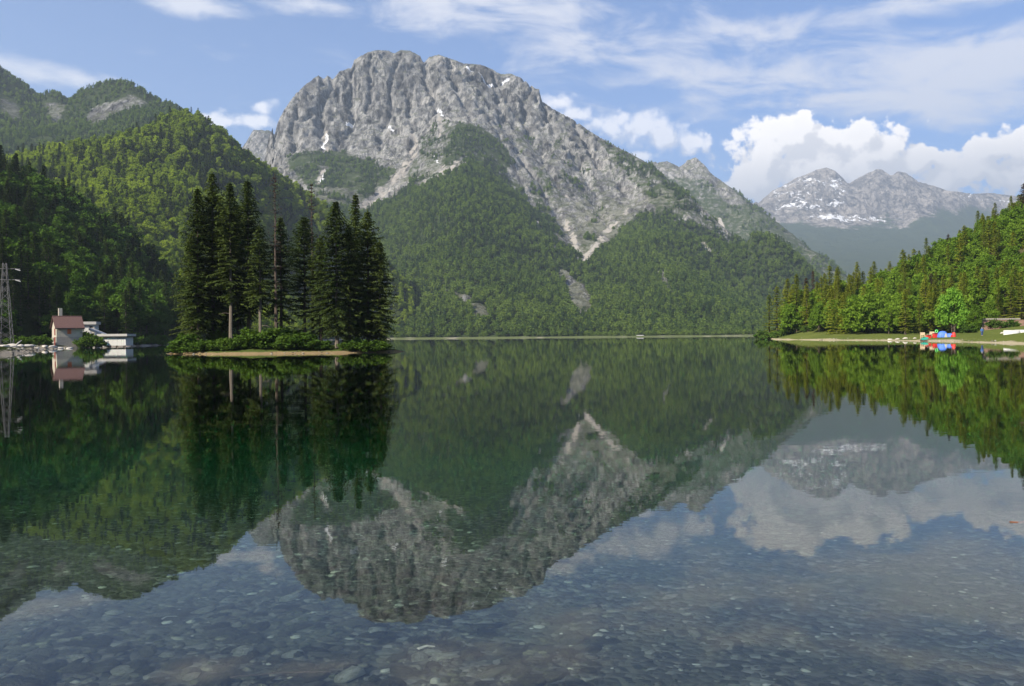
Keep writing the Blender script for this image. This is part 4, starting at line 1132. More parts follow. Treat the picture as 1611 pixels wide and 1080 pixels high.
# ---- trees of the right bank -------------------------------------------------------------
def right_wood():
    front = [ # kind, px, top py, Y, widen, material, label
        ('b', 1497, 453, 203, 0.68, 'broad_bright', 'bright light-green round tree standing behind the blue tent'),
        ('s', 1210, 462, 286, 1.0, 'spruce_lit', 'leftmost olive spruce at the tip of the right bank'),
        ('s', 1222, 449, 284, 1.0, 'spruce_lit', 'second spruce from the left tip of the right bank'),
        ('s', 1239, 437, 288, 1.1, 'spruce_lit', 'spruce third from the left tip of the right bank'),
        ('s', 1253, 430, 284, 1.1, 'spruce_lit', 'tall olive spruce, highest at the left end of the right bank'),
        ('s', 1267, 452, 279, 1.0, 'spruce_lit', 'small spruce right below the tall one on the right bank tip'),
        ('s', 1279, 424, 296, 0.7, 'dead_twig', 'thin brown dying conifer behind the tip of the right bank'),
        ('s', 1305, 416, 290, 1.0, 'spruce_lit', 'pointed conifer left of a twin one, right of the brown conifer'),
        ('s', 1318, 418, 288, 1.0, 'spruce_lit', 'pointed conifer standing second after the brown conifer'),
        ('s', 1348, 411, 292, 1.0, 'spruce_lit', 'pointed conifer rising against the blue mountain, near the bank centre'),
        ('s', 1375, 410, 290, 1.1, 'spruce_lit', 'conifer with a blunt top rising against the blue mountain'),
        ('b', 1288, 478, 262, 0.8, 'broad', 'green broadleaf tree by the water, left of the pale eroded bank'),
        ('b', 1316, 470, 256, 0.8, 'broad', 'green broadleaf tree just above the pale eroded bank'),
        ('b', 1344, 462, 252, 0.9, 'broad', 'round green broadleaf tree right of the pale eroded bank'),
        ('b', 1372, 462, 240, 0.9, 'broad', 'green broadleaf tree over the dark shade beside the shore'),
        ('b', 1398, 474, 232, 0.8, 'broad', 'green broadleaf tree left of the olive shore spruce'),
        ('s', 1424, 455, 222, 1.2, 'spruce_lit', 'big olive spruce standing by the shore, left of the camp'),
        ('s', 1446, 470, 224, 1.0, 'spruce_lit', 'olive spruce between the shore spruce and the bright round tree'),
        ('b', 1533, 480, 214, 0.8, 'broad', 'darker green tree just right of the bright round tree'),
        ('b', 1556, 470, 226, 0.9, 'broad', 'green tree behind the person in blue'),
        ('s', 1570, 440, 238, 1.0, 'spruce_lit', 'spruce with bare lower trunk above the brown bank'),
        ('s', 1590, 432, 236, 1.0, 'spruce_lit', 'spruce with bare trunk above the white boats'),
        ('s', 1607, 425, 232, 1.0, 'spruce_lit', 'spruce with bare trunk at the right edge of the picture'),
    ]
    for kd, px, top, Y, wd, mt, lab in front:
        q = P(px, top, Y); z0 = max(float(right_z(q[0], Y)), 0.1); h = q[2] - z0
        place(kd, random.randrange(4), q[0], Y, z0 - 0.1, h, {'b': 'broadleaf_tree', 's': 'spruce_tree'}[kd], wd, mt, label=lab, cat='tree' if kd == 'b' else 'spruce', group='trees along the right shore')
        cover(px, top, 530, (3.4 if kd == 'b' else 2.3) / Y * FPX)
    x, y, z = scatter(right_data, 5.4, 4.0)
    px, py = proj(x, y, z)
    clear = (x < 124) & (y < 232) & (z < 5.5)
    k = (z > 1.3) & ~clear & (px > 1205) & (px < 1720) & (y > 150) & ~((py > 505) & (px > 1520))
    k &= ~((y < 260) & (x < 90))
    x, y, z = x[k], y[k], z[k]
    rows = []
    o = np.argsort(y); rest = []; cnt = 0
    sn = fbm(x / 30, y / 30, 1.0, 2)
    for i in o:
        sp = random.random() < 0.5 + 0.8 * sn[i]
        h = random.uniform(11, 17) if sp else random.uniform(8, 12.5)
        t0 = proj(x[i], y[i], z[i] + h)[1]; b0 = proj(x[i], y[i], z[i])
        hw = (2.4 if sp else 3.6) / y[i] * FPX
        ok = cover(float(b0[0]), float(t0), float(b0[1]), hw, 0.2)
        if ok and cnt < 190:
            cnt += 1
            if sp:
                dead = random.random() < 0.05
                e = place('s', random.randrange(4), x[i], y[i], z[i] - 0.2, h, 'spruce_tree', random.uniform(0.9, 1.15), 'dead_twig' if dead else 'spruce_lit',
                      label='brown withered conifer among the green trees on the right slope' if dead else 'sunlit olive spruce ' + whereabouts(b0[0], b0[1], 'r'), cat='spruce',
                      group='withered conifers on the right slope' if dead else 'spruces ' + whereabouts(b0[0], b0[1], 'r'))
            else: e = place('b', random.randrange(4), x[i], y[i], z[i] - 0.2, h, 'broadleaf_tree', random.uniform(0.85, 1.1), 'broad', label='sunlit green broadleaf tree ' + whereabouts(b0[0], b0[1], 'r'), cat='tree', group='broadleaf trees ' + whereabouts(b0[0], b0[1], 'r'))
            rows.append((float(b0[0]), e, ('withered brown conifer' if dead else 'sunlit spruce') if sp else 'sunlit broadleaf tree', whereabouts(b0[0], b0[1], 'r')))
        else: rest.append((x[i], y[i], z[i] - 0.2, sp, h))
    single_out(rows)
    r = np.array(rest, float); m = len(r); sp = r[:, 3] > 0.5
    idx = np.where(sp, RNG.integers(0, 2, m), RNG.integers(2, 5, m)); s = np.where(sp, r[:, 4] / 14, r[:, 4] / 10)
    wood('bank_forest', r[:, :3], np.stack([s, s, s], 1), idx, RIGHTC, 'sunlit mixed forest behind the trees of the right slope')
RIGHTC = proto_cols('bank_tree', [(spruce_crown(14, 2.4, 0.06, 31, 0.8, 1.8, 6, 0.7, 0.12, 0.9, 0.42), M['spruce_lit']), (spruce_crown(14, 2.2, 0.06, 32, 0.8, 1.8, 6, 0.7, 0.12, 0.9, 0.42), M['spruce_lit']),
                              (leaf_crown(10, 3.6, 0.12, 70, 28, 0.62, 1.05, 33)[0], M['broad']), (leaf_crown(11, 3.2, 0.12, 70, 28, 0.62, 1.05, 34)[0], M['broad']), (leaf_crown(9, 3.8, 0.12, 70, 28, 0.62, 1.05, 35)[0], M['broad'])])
right_wood()

# ================================================================== SHRUBS
SHR = []; SHRUBS = []
for k in range(4):
    V, C = leaf_crown(1.8, (1.25, 1.1, 1.4, 1.0)[k], 0.02, 26, 46, 0.20, 0.45, 70 + k, 0.8, 0.4)
    mb = MB(); r = random.Random(k)
    for c in list(C)[::4]: mb.tube([(0, 0, -0.1), (c[0] * 0.5, c[1] * 0.5, c[2] * 0.4), tuple(c)], [0.03, 0.02, 0.008], 4, False)
    tm = mb.mesh('shrub_stems'); tm.materials.append(M['bark'])
    SHR.append((cmesh('shrub_foliage', V, M['bush']), tm))
def shrub(x, y, z, h, wide, label, group):
    e = empty('shrub', (x, y, z), random.uniform(0, 6.28), label=label, cat='shrub', group=group)
    SHRUBS.append(e)
    s = h / 1.8; e.scale = (s * wide, s * wide, s)
    f, st = SHR[random.randrange(4)]
    obj('stems', st, None, e); obj('foliage', f, None, e)
for px, Y, h in [(279, 98, 1.7), (288, 96.5, 1.9), (298, 97.5, 2.2), (312, 95.5, 1.4), (324, 96, 1.8), (336, 95.2, 1.3), (347, 96.5, 1.9), (360, 95.3, 1.6), (373, 96, 2.0), (386, 95.6, 1.5), (398, 96, 2.3), (411, 95.3, 1.9), (424, 96.5, 2.5), (436, 95.5, 2.1),
                 (449, 95.2, 2.0), (461, 95.6, 2.3), (473, 95.3, 1.9), (485, 96, 2.1), (497, 95.4, 1.5), (512, 95.8, 1.2), (545, 95.6, 1.3), (560, 96.2, 1.7), (575, 96, 1.4), (590, 97, 1.8), (602, 98, 1.6), (440, 100, 2.6), (405, 101, 2.6), (465, 101, 2.6), (350, 101, 2.4)]:
    x = P(px, 540, Y)[0]
    where = 'left end' if px < 330 else 'left part' if px < 400 else 'middle' if px < 500 else 'right part'
    shrub(x, Y, float(isl_z(x, Y)) - 0.05, h * random.uniform(0.6, 0.95), random.uniform(1.1, 1.6), 'leafy green shrub under the spruces at the %s of the island' % where, 'shrubs at the %s of the island' % where)
_fr = [e for e in SHRUBS if e.location.y < 98.5]; _bk = [e for e in SHRUBS if e.location.y >= 98.5]
single_out([(e.location.x / e.location.y, e, 'leafy green shrub', 'along the front shore of the island') for e in _fr] + [(e.location.x / e.location.y, e, 'tall green shrub', 'among the trunks behind the island shore shrubs') for e in _bk])
for px, Y, h, lab in [(138, 184, 3.4, 'bright green shrub in front of the white outbuilding'), (150, 183, 2.6, 'green shrub between the outbuilding and the boathouse'), (131, 181, 2.4, 'green shrub touching the right wall of the red-roofed house'),
                      (60, 175, 2.2, 'low dark shrub left of the red-roofed house'), (72, 178, 1.8, 'small dark shrub beside the red-roofed house wall'), (40, 165, 1.9, 'dark shrub behind the pale gravel spit'), (22, 160, 2.0, 'dark shrub below the lattice pylon'),
                      (214, 222, 3.0, 'shrub at the waterline right of the boathouse'), (238, 235, 2.6, 'shrub hanging over the water between boathouse and island'), (255, 243, 3.0, 'shrub at the waterline close to the island, left side')]:
    x = P(px, 540, Y)[0]; shrub(x, Y, max(float(left_z(x, Y)), 0.0) - 0.1, h, 1.2, lab, 'shrubs on the left shore')
for px, Y, h, lab in [(1200, 289, 3.0, 'greyish shrub at the very tip of the right bank'), (1212, 284, 2.6, 'low shrub under the leftmost spruce of the right bank'), (1226, 280, 2.6, 'shrub at the waterline under the tip spruces'), (1242, 277, 2.4, 'shrub by the water below the tall tip spruce'),
                      (1325, 262, 3.4, 'dense shrub right beside the pale eroded bank'), (1352, 250, 2.6, 'shrub overhanging the water in the dark shade'), (1524, 200, 2.2, 'green shrub between the round tree and the person'), (1565, 205, 2.4, 'shrub on the brown bank behind the person'),
                      (1590, 208, 2.2, 'shrub above the white boats'), (1270, 270, 2.2, 'low shrub left of the pale eroded bank')]:
    x = P(px, 535, Y)[0]; shrub(x, Y, max(float(right_z(x, Y)), 0.0) - 0.1, h, 1.25, lab, 'shrubs on the right shore')
def far_shore():
    n = 900
    x = RNG.uniform(-170, 330, n); y = RNG.uniform(925, 1010, n)
    z = bed_z(x, y) - 0.2
    s = scales(n, 0.28, 0.75, 0.3); s[:, :2] *= 1.2
    wood('shore_thicket', np.stack([x, y, z], 1), s, RNG.integers(2, 5, n), FAR, 'pale green thicket along the far shore')
far_shore()

# ================================================================== BUILDINGS ON THE LEFT SHORE
M['stone_wall'] = simple('rough_stone_wall', (0.30, 0.28, 0.25), 0.9, 0.3, 5, 0.04)
M['plaster'] = simple('cream_plaster', (0.42, 0.39, 0.33), 0.9, 0.12, 2.5, 0.01)
M['white'] = simple('white_paint', (0.55, 0.55, 0.53), 0.7, 0.08, 3)
M['roof_red'] = simple('dull_red_roof', (0.10, 0.052, 0.045), 0.8, 0.12, 3)
M['orange'] = simple('orange_shutter', (0.50, 0.13, 0.035), 0.6, 0.1, 4)
M['dark_red'] = simple('dark_red_door', (0.20, 0.03, 0.03), 0.6, 0.1, 4)
M['grey_roof'] = simple('pale_grey_roof', (0.40, 0.39, 0.37), 0.8, 0.15, 2)
M['dark'] = simple('dark_opening', (0.015, 0.015, 0.015), 0.5, 0.1, 3)
M['wood'] = simple('weathered_wood', (0.26, 0.22, 0.18), 0.9, 0.25, 6, 0.01)
M['steel'] = simple('galvanised_steel', (0.10, 0.10, 0.105), 0.7, 0.15, 5, 0, 0.0)
def house():
    x = P(106, 540, 183)[0]
    e = empty('lake_house', (x, 183, 0.25), math.radians(38), label='small stone and plaster house with dull red roof at the waterside', cat='house')
    MB().box(-2.55, 2.55, -2.55, 2.55, -1.2, 2.15).build('stone_base', M['stone_wall'], e)
    MB().box(-2.5, 2.5, -2.5, 2.5, 2.15, 4.15).build('wall', M['plaster'], e)
    g = MB(); g.prism([(-2.5, 4.15), (2.5, 4.15), (0, 6.2)], 0, -2.5, 2.5); g.build('gable_wall', M['plaster'], e)
    rf = MB(); rf.prism([(-3.0, 3.85), (0, 6.35), (3.0, 3.85), (3.0, 4.05), (0, 6.58), (-3.0, 4.05)], 0, -2.85, 2.85)
    roof = rf.build('roof', M['roof_red'], e)
    MB().tube([(-2.88, 0, 6.58), (2.88, 0, 6.58)], 0.10, 6).build('ridge_cap', M['roof_red'], roof)
    MB().tube([(-2.85, -3.04, 3.86), (2.85, -3.04, 3.86)], 0.07, 6).build('gutter', M['dark'], roof)
    ch = MB().box(-1.55, -0.85, 0.2, 0.9, 5.2, 8.3).build('chimney', M['plaster'], roof)
    sh = MB().box(-0.45, 0.30, -2.60, -2.505, 2.75, 4.0).build('shutter', M['orange'], e)
    MB().box(-0.10, -0.06, -2.63, -2.605, 2.75, 4.0).build('shutter_joint', M['dark_red'], sh)
    MB().box(-2.62, -2.56, -1.6, -0.4, 0.2, 2.1).build('door', M['dark_red'], e)
    MB().box(-2.60, -2.51, -1.4, -0.6, 2.5, 3.9).build('side_shutter', M['dark_red'], e)
    MB().box(-3.4, 2.8, -3.7, -2.6, -1.2, 0.05).build('stone_footing', M['stone_wall'], e)
house()
def outbuilding():
    Y = 192; a, b = P(126, 530, Y)[0], P(153, 530, Y)[0]; w = b - a
    z0 = float(left_z((a + b) / 2, Y)) - 1.5
    e = empty('outbuilding', ((a + b) / 2, Y, 0), math.radians(14), label='white outbuilding with flat pale roof slab behind the shrub, right of the house', cat='building')
    h = P(140, 511, Y)[2]
    MB().box(-w / 2 + 0.2, w / 2 - 0.25, -1.6, 2, z0, h).build('wall', M['white'], e)
    MB().box(-w / 2 - 0.1, w / 2 + 0.1, -2.1, 2.4, h, h + 0.62).build('roof', M['grey_roof'], e)
    for u in (-1.25, 0.55): MB().box(u, u + 0.65, -1.66, -1.61, h - 1.1, h - 0.35).build('window', M['dark'], e)
    MB().box(w / 2 - 1.0, w / 2 - 0.4, -1.66, -1.61, h - 2.6, h - 0.6).build('pilaster', M['plaster'], e)
outbuilding()
def boathouse():
    Y = 186; a, b = P(161, 530, Y)[0], P(203, 530, Y)[0]
    e = empty('boathouse', ((a + b) / 2, Y, 0), 0.06, label='low white boathouse standing over the water on posts', cat='boathouse')
    w = b - a; h = P(180, 531, Y)[2]
    for i in range(12):
        u0 = -w / 2 + 0.25 + i * (w - 0.4) / 12
        MB().box(u0, u0 + (w - 0.4) / 12 - 0.03, -1.55 - 0.015 * (i % 2), -1.45, 0.42, h).build('plank', M['white'], e)
    MB().box(-w / 2 + 0.28, w / 2 - 0.18, -1.44, 2.6, 0.42, h - 0.01).build('inner_wall', M['white'], e)
    MB().box(-w / 2 - 0.2, w / 2 + 0.2, -2.0, 3.0, h, h + 0.22).build('roof', M['dark'], e)
    MB().box(-w / 2 - 0.25, w / 2 + 0.3, -2.1, 3.05, h + 0.22, h + 0.72).build('roof_slab', M['grey_roof'], e)
    for u in np.linspace(-w / 2 + 0.5, w / 2 - 0.4, 4):
        for v in (-1.3, 2.3): MB().tube([(u, v, -3), (u, v, 0.42)], 0.12, 6).build('post', M['wood'], e)
    MB().box(-w / 2 - 0.05, -w / 2 + 0.2, -1.5, -0.3, 0.6, h).build('door', M['dark_red'], e)
    # covered stairway down from the outbuilding
    p, q = P(152, 520, 190), P(171, 531, 187)
    r = empty('covered_stairway', (p[0], 190, 0), label='sloping roofed stairway joining the outbuilding and the boathouse', cat='stairway')
    d = q - np.array([p[0], 190, 0])
    m = MB(); m.prism([(0, p[2]), (d[0], q[2]), (d[0], q[2] + 0.35), (0, p[2] + 0.45)], 1, -3.6, -1.6); m.build('roof', M['grey_roof'], r)
    m = MB(); m.prism([(0, p[2] - 2.4), (d[0], q[2] - 2.2), (d[0], q[2] - 1.9), (0, p[2] - 2.0)], 1, -3.4, -1.8); m.build('steps', M['stone_wall'], r)
    for k in (0.1, 0.55, 0.95):
        MB().tube([(d[0] * k, -3.4, p[2] - 2.3 + (q[2] - p[2]) * k), (d[0] * k, -3.4, p[2] + 0.05 + (q[2] - p[2]) * k)], 0.10, 6).build('post', M['white'], r)
boathouse()
def pylon():
    Y = 152; x = P(9, 530, Y)[0]; z0 = float(left_z(x, Y)); H = P(9, 414, Y)[2] - z0
    e = empty('lattice_pylon', (x, Y, z0), 0.3, label='tall pale steel lattice pylon at the left picture edge', cat='pylon')
    def hw(t): return 1.1 * (1 - t) + 0.26 * t
    for sx in (-1, 1):
        for sy in (-1, 1):
            MB().tube([(sx * hw(t), sy * hw(t), t * H - (0.5 if t == 0 else 0)) for t in (0, 0.5, 1)], 0.06, 5).build('leg', M['steel'], e)
    n = 11
    for i in range(n):
        t0, t1 = i / n, (i + 1) / n
        for (ax, ay), (bx, by) in (((-1, -1), (1, -1)), ((1, -1), (1, 1)), ((1, 1), (-1, 1)), ((-1, 1), (-1, -1))):
            MB().tube([(ax * hw(t0), ay * hw(t0), t0 * H), (bx * hw(t1), by * hw(t1), t1 * H)], 0.035, 4).build('brace', M['steel'], e)
            if i % 2: MB().tube([(bx * hw(t0), by * hw(t0), t0 * H), (ax * hw(t1), ay * hw(t1), t1 * H)], 0.035, 4).build('brace', M['steel'], e)
    for zz in (0.93, 0.80):
        arm = MB().tube([(-2.6, 0, zz * H), (2.4, 0, zz * H)], 0.07, 5).build('crossarm', M['steel'], e)
        for u in (-2.5, 1.7):
            m = MB(); m.tube([(u - 0.05, 0, zz * H - 0.05), (u + 0.75, 0, zz * H - 0.30)], [0.10, 0.09], 7); m.build('insulator', M['white'], arm)
pylon()

# ================================================================== ROCKS AND DRIFTWOOD
def rock_mesh(name, seed, flat=0.6, sub=2, rough=0.28):
    bm = bmesh.new(); bmesh.ops.create_icosphere(bm, subdivisions=sub, radius=1.0)
    r = random.Random(seed)
    ax = [Vector((r.gauss(0, 1), r.gauss(0, 1), r.gauss(0, 1))).normalized() for _ in range(7)]; cut = [r.uniform(0.55, 0.95) for _ in ax]
    for v in bm.verts:
        p = v.co.copy()
        for a, c in zip(ax, cut):
            d = p.dot(a)
            if d > c: p -= a * (d - c) * 0.85
        k = 1 + rough * float(perlin(p.x * 1.5 + seed, p.y * 1.5, p.z * 1.5))
        v.co = Vector((p.x * k, p.y * k, p.z * k * flat))
    me = bpy.data.meshes.new(name); bm.to_mesh(me); bm.free()
    me.polygons.foreach_set('use_smooth', np.ones(len(me.polygons), bool))
    return me
def stone_mat():
    m, t, out = material('wet_stone')
    rnd = t.add('ShaderNodeObjectInfo').outputs['Random']; isl = t.add('ShaderNodeNewGeometry').outputs['Random Per Island']
    co = t.add('ShaderNodeTexCoord').outputs['Object']
    n = t.noise(co, 3.0, 5, 0.65)
    f = t.math('FRACT', t.math('ADD', t.math('MULTIPLY', rnd, 7.3), t.math('MULTIPLY', isl, 5.1)))
    c = t.ramp(f, [(0.0, (0.03, 0.033, 0.028)), (0.55, (0.062, 0.064, 0.054)), (0.88, (0.14, 0.142, 0.118)), (1.0, (0.42, 0.43, 0.37))])
    c = t.mix(t.smooth(n, 0.4, 0.7), c, t.mix(0.5, c, (0.11, 0.12, 0.06)))
    b = t.add('ShaderNodeBsdfDiffuse'); t.put(b.inputs[0], c)
    bp = t.add('ShaderNodeBump'); bp.inputs['Distance'].default_value = 0.1; t.put(bp.inputs['Height'], n); t.l.new(bp.outputs[0], b.inputs['Normal'])
    t.l.new(b.outputs[0], out.inputs[0])
    return m
M['stone'] = stone_mat()
M['pale_stone'] = simple('pale_limestone', (0.44, 0.41, 0.37), 0.95, 0.25, 2.5, 0.05)
ROCK = [rock_mesh('boulder', 10 + k) for k in range(4)]
for r in ROCK: r.materials.append(M['pale_stone'])
for px, Y, s, lab in [(20, 150, 0.9, 'flat pale boulder below the pylon on the gravel spit'), (32, 148, 0.7, 'pale boulder on the middle of the left gravel spit'), (46, 150, 0.8, 'broad pale boulder right of the middle of the left spit'), (58, 156, 0.6, 'small pale boulder between the broad boulder and the house'),
                      (70, 163, 0.7, 'pale boulder near the left corner of the house'), (82, 168, 0.8, 'pale boulder at the tip of the left gravel spit'), (93, 172, 0.6, 'pale boulder at the waterline under the house front'), (110, 173, 0.6, 'pale boulder in the water before the house'), (6, 140, 0.7, 'pale boulder at the left picture edge')]:
    x = P(px, 545, Y)[0]
    o = obj('boulder', ROCK[random.randrange(4)], None, None, (x, Y, max(float(left_z(x, Y)), -0.1) + 0.1), label=lab, cat='boulder', group='boulders on the left shore')
    o.scale = (s * 1.5, s, s * 0.8); o.rotation_euler = (0, 0, random.uniform(0, 6))
for a, b, lab in [((24, 545, 149), (34, 536, 151), 'pale driftwood log leaning up on the gravel spit'), ((6, 548, 143), (40, 545, 147), 'long driftwood log lying on the gravel spit')]:
    p, q = P(*a), P(*b)
    m = MB().tube([tuple(p), tuple((p + q) / 2 + np.array([0, 0, 0.1])), tuple(q)], [0.16, 0.13, 0.07], 7)
    m.build('driftwood_log', M['pale_stone'], label=lab, cat='log')
# pale eroded bank on the right shore
def eroded_bank():
    u = np.linspace(0, 1, 16); v = np.linspace(0, 1, 10)
    U, V = np.meshgrid(u, v)
    X = np.zeros_like(U); Y = np.zeros_like(U); Z = np.zeros_like(U)
    for i in range(10):
        for j in range(16):
            px = 1278 + (40 - 22 * V[i, j]) * U[i, j] + 20 * V[i, j]
            q = P(px, 536.5 - 23 * V[i, j], 264 + 7 * V[i, j])
            X[i, j], Y[i, j], Z[i, j] = q
    Y += 0.8 * fbm(X / 1.2, Z / 1.2, 2.0, 4); Z[0] = -1.0
    Z += 0.25 * fbm(X / 0.8, Z / 0.8, 7.0, 3)
    o = sheet('eroded_bank', X, Y, Z, M['pale_stone'])
    return o
eroded_bank()

# ---- loose stones along the waterlines: too small and too many to count ------------------------------
def shore_stones(name, zfun, xs, ys, n, lo, hi, zlo, zhi, label, seed):
    r = np.random.default_rng(seed); base = rock_mesh('s', seed, 0.6, 1)
    v = np.array([q.co[:] for q in base.vertices]); f = np.array([q.vertices[:] for q in base.polygons]); bpy.data.meshes.remove(base)
    VV, FF, off = [], [], 0
    x = r.uniform(*xs, n * 40); y = r.uniform(*ys, n * 40); z = zfun(x, y)
    k = np.where((z > zlo) & (z < zhi))[0][:n]
    for i in k:
        a = r.uniform(0, 6.28); c, s_ = math.cos(a), math.sin(a); q = lo + (hi - lo) * r.random() ** 3
        w = v * (q * r.uniform(0.8, 1.7), q, q * r.uniform(0.5, 1.0))
        VV.append(np.stack([w[:, 0] * c - w[:, 1] * s_ + x[i], w[:, 0] * s_ + w[:, 1] * c + y[i], w[:, 2] + z[i]], 1)); FF.append(f + off); off += len(v)
    obj(name, mesh_np(name, np.concatenate(VV), np.concatenate(FF), True), M['shore_stone'], None, label=label, cat='stones', kind='stuff')
def shore_stone_mat():
    m, t, out = material('shore_stone')
    g = t.add('ShaderNodeNewGeometry')
    c = t.ramp(g.outputs['Random Per Island'], [(0.0, (0.06, 0.055, 0.045)), (0.6, (0.16, 0.145, 0.12)), (1.0, (0.38, 0.36, 0.32))])
    b = t.add('ShaderNodeBsdfDiffuse'); t.put(b.inputs[0], c); t.l.new(b.outputs[0], out.inputs[0]); return m
M['shore_stone'] = shore_stone_mat()
shore_stones('island_stones', isl_z, (-42, -11), (91, 100), 160, 0.03, 0.16, -0.05, 0.24, 'small stones along the island waterline', 5)
shore_stones('left_shore_stones', left_z, (-104, -55), (105, 200), 500, 0.08, 0.5, -0.1, 0.6, 'small pale stones on the left gravel spit', 6)
shore_stones('right_shore_stones', right_z, (60, 125), (110, 290), 380, 0.05, 0.24, -0.05, 0.5, 'small stones along the right waterline', 7)

# ---- stones of the lake bed -----------------------------------------------------------
PEB = [rock_mesh('stone', 50 + k, 0.55, 1, 0.3) for k in range(8)]
for r in PEB: r.materials.append(M['stone'])
def stones():
    r = np.random.default_rng(11)
    n = 0
    named = [(238, 976, .11), (407, 1026, .13), (478, 1056, .14), (700, 1038, .13), (600, 1015, .08), (368, 1040, .10), (180, 978, .09), (550, 1068, .2), (965, 1012, .09), (1115, 1015, .08), (1160, 1020, .07), (930, 1045, .09), (575, 985, .1), (300, 1070, .1), (60, 1040, .09), (820, 1066, .12), (640, 1060, .11)]
    def onbed(px, py):
        d = P(px, py, 1.0) - EYE; t = -EYE[2] / d[2]; s = EYE + d * t
        d = unit(d); k = 1 / 1.333; cosi = -d[2]
        tr = k * d + (k * cosi - math.sqrt(1 - k * k * (1 - cosi * cosi))) * np.array([0, 0, 1.0])
        p = s.copy()
        for _ in range(40):
            p = p + tr * 0.06
            if p[2] < float(bed_z(p[0], p[1])): break
        return p
    def put(p, s, k):
        o = bpy.data.objects.new('stone', PEB[k]); COL.objects.link(o); o.parent = ground
        o.location = (p[0], p[1], float(bed_z(p[0], p[1])) + s * 0.18)
        o.scale = (s * r.uniform(0.9, 1.7), s * r.uniform(0.7, 1.1), s * r.uniform(0.6, 1.0)); o.rotation_euler = (r.uniform(-.3, .3), r.uniform(-.3, .3), r.uniform(0, 6.28))
    for px, py, s in named: put(onbed(px, py), s * 0.6, int(r.integers(0, 8))); n += 1
    while n < 300:
        px = r.uniform(-20, 1630); py = 860 + 225 * r.random() ** 0.6
        if px > 950 and r.random() < 0.75: continue
        put(onbed(px, py), r.uniform(0.03, 0.075) * (1.25 if px < 900 else 0.8), int(r.integers(0, 8))); n += 1
    # the fine gravel between them
    base = []
    for k in range(8):
        me = PEB[k]; v = np.array([x.co[:] for x in me.vertices]); f = np.array([p.vertices[:] for p in me.polygons]); base.append((v, f))
    bm0 = bmesh.new(); bmesh.ops.create_icosphere(bm0, subdivisions=1, radius=1.0)
    VV, FF = [], []; off = 0
    N = 10500
    yy = 2.6 + 11 * r.random(N) ** 1.5; xx = r.uniform(-0.68, 0.68, N) * (yy + 0.8)
    zz = bed_z(xx, yy); ss = np.where(xx > 0.12 * yy, r.uniform(0.008, 0.024, N), 0.010 + 0.036 * r.random(N) ** 1.6)
    for i in range(N):
        v, f = base[i % 8]
        a = r.uniform(0, 6.28); c, s_ = math.cos(a), math.sin(a)
        w = v * (ss[i] * r.uniform(0.8, 1.6), ss[i], ss[i] * r.uniform(0.5, 0.9))
        VV.append(np.stack([w[:, 0] * c - w[:, 1] * s_ + xx[i], w[:, 0] * s_ + w[:, 1] * c + yy[i], w[:, 2] + zz[i] + ss[i] * 0.1], 1)); FF.append(f + off); off += len(v)
    me = mesh_np('gravel', np.concatenate(VV), np.concatenate(FF), True)
    obj('gravel', me, M['stone'], ground, kind='stuff')
stones()
def sunken_sticks():
    for (a, b, rr, lab) in [((648, 1022), (676, 1017), 0.012, 'pale straight stick lying among the stones under water'), ((330, 1078), (500, 1066), 0.008, 'thin dark branch lying under water at the bottom edge')]:
        p = P(a[0], a[1], 4.6); q = P(b[0], b[1], 4.6)
        d0 = P(*a, 1.0) - EYE; s = EYE + d0 * (-EYE[2] / d0[2]); d1 = P(*b, 1.0) - EYE; e = EYE + d1 * (-EYE[2] / d1[2])
        s[1] += 0.3; e[1] += 0.3
        s[2] = float(bed_z(s[0], s[1])) + 0.07; e[2] = float(bed_z(e[0], e[1])) + 0.07
        MB().tube([tuple(s), tuple((s + e) / 2 + np.array([0, 0.02, 0.01])), tuple(e)], [rr, rr * 0.9, rr * 0.6], 6).build('stick', M['pale_stone'] if rr > 0.01 else M['bark'], label=lab, cat='stick')
    p = P(1589, 822, 7.6); q = P(1622, 830, 7.7)
    M['red_wood'] = simple('reddish_wet_wood', (0.20, 0.085, 0.045), 0.6, 0.25, 20, 0.002)
    m = MB(); m.tube([tuple(p), tuple(p + np.array([0.06, 0, -0.012])), tuple(q + np.array([0, 0, 0.0])), tuple(q + np.array([0.25, 0.02, -0.16]))], [0.010, 0.020, 0.022, 0.022], 7)
    m.tube([tuple(p + np.array([0.05, 0, -0.012])), tuple(p + np.array([0.10, -0.02, -0.045])), tuple(p + np.array([0.13, -0.02, -0.06]))], [0.005, 0.004, 0.003], 5)
    m.build('driftwood_branch', M['red_wood'], label='reddish brown twig sticking out of the water at the right edge', cat='branch')
sunken_sticks()

# ================================================================== THE CAMP ON THE RIGHT BEACH
M['blue'] = simple('blue_fabric', (0.06, 0.17, 0.62), 0.6, 0.15, 2)
M['navy'] = simple('dark_blue_cloth', (0.03, 0.07, 0.20), 0.9, 0.2, 5)
M['red'] = simple('red_fabric', (0.60, 0.03, 0.02), 0.6, 0.12, 2)
M['teal'] = simple('teal_plastic', (0.02, 0.36, 0.24), 0.4, 0.1, 2)
M['lime'] = simple('bright_green_plastic', (0.15, 0.70, 0.16), 0.5, 0.1, 2)
M['tan_wood'] = simple('tan_wood', (0.52, 0.42, 0.28), 0.8, 0.2, 6)
M['skin'] = simple('skin', (0.50, 0.30, 0.22), 0.7, 0.05, 6)
M['hair'] = simple('grey_hair', (0.42, 0.40, 0.38), 0.8, 0.2, 20)
def rpos(px, Y):
    x = P(px, 530, Y)[0]; return x, Y, max(float(right_z(x, Y)), 0.05)
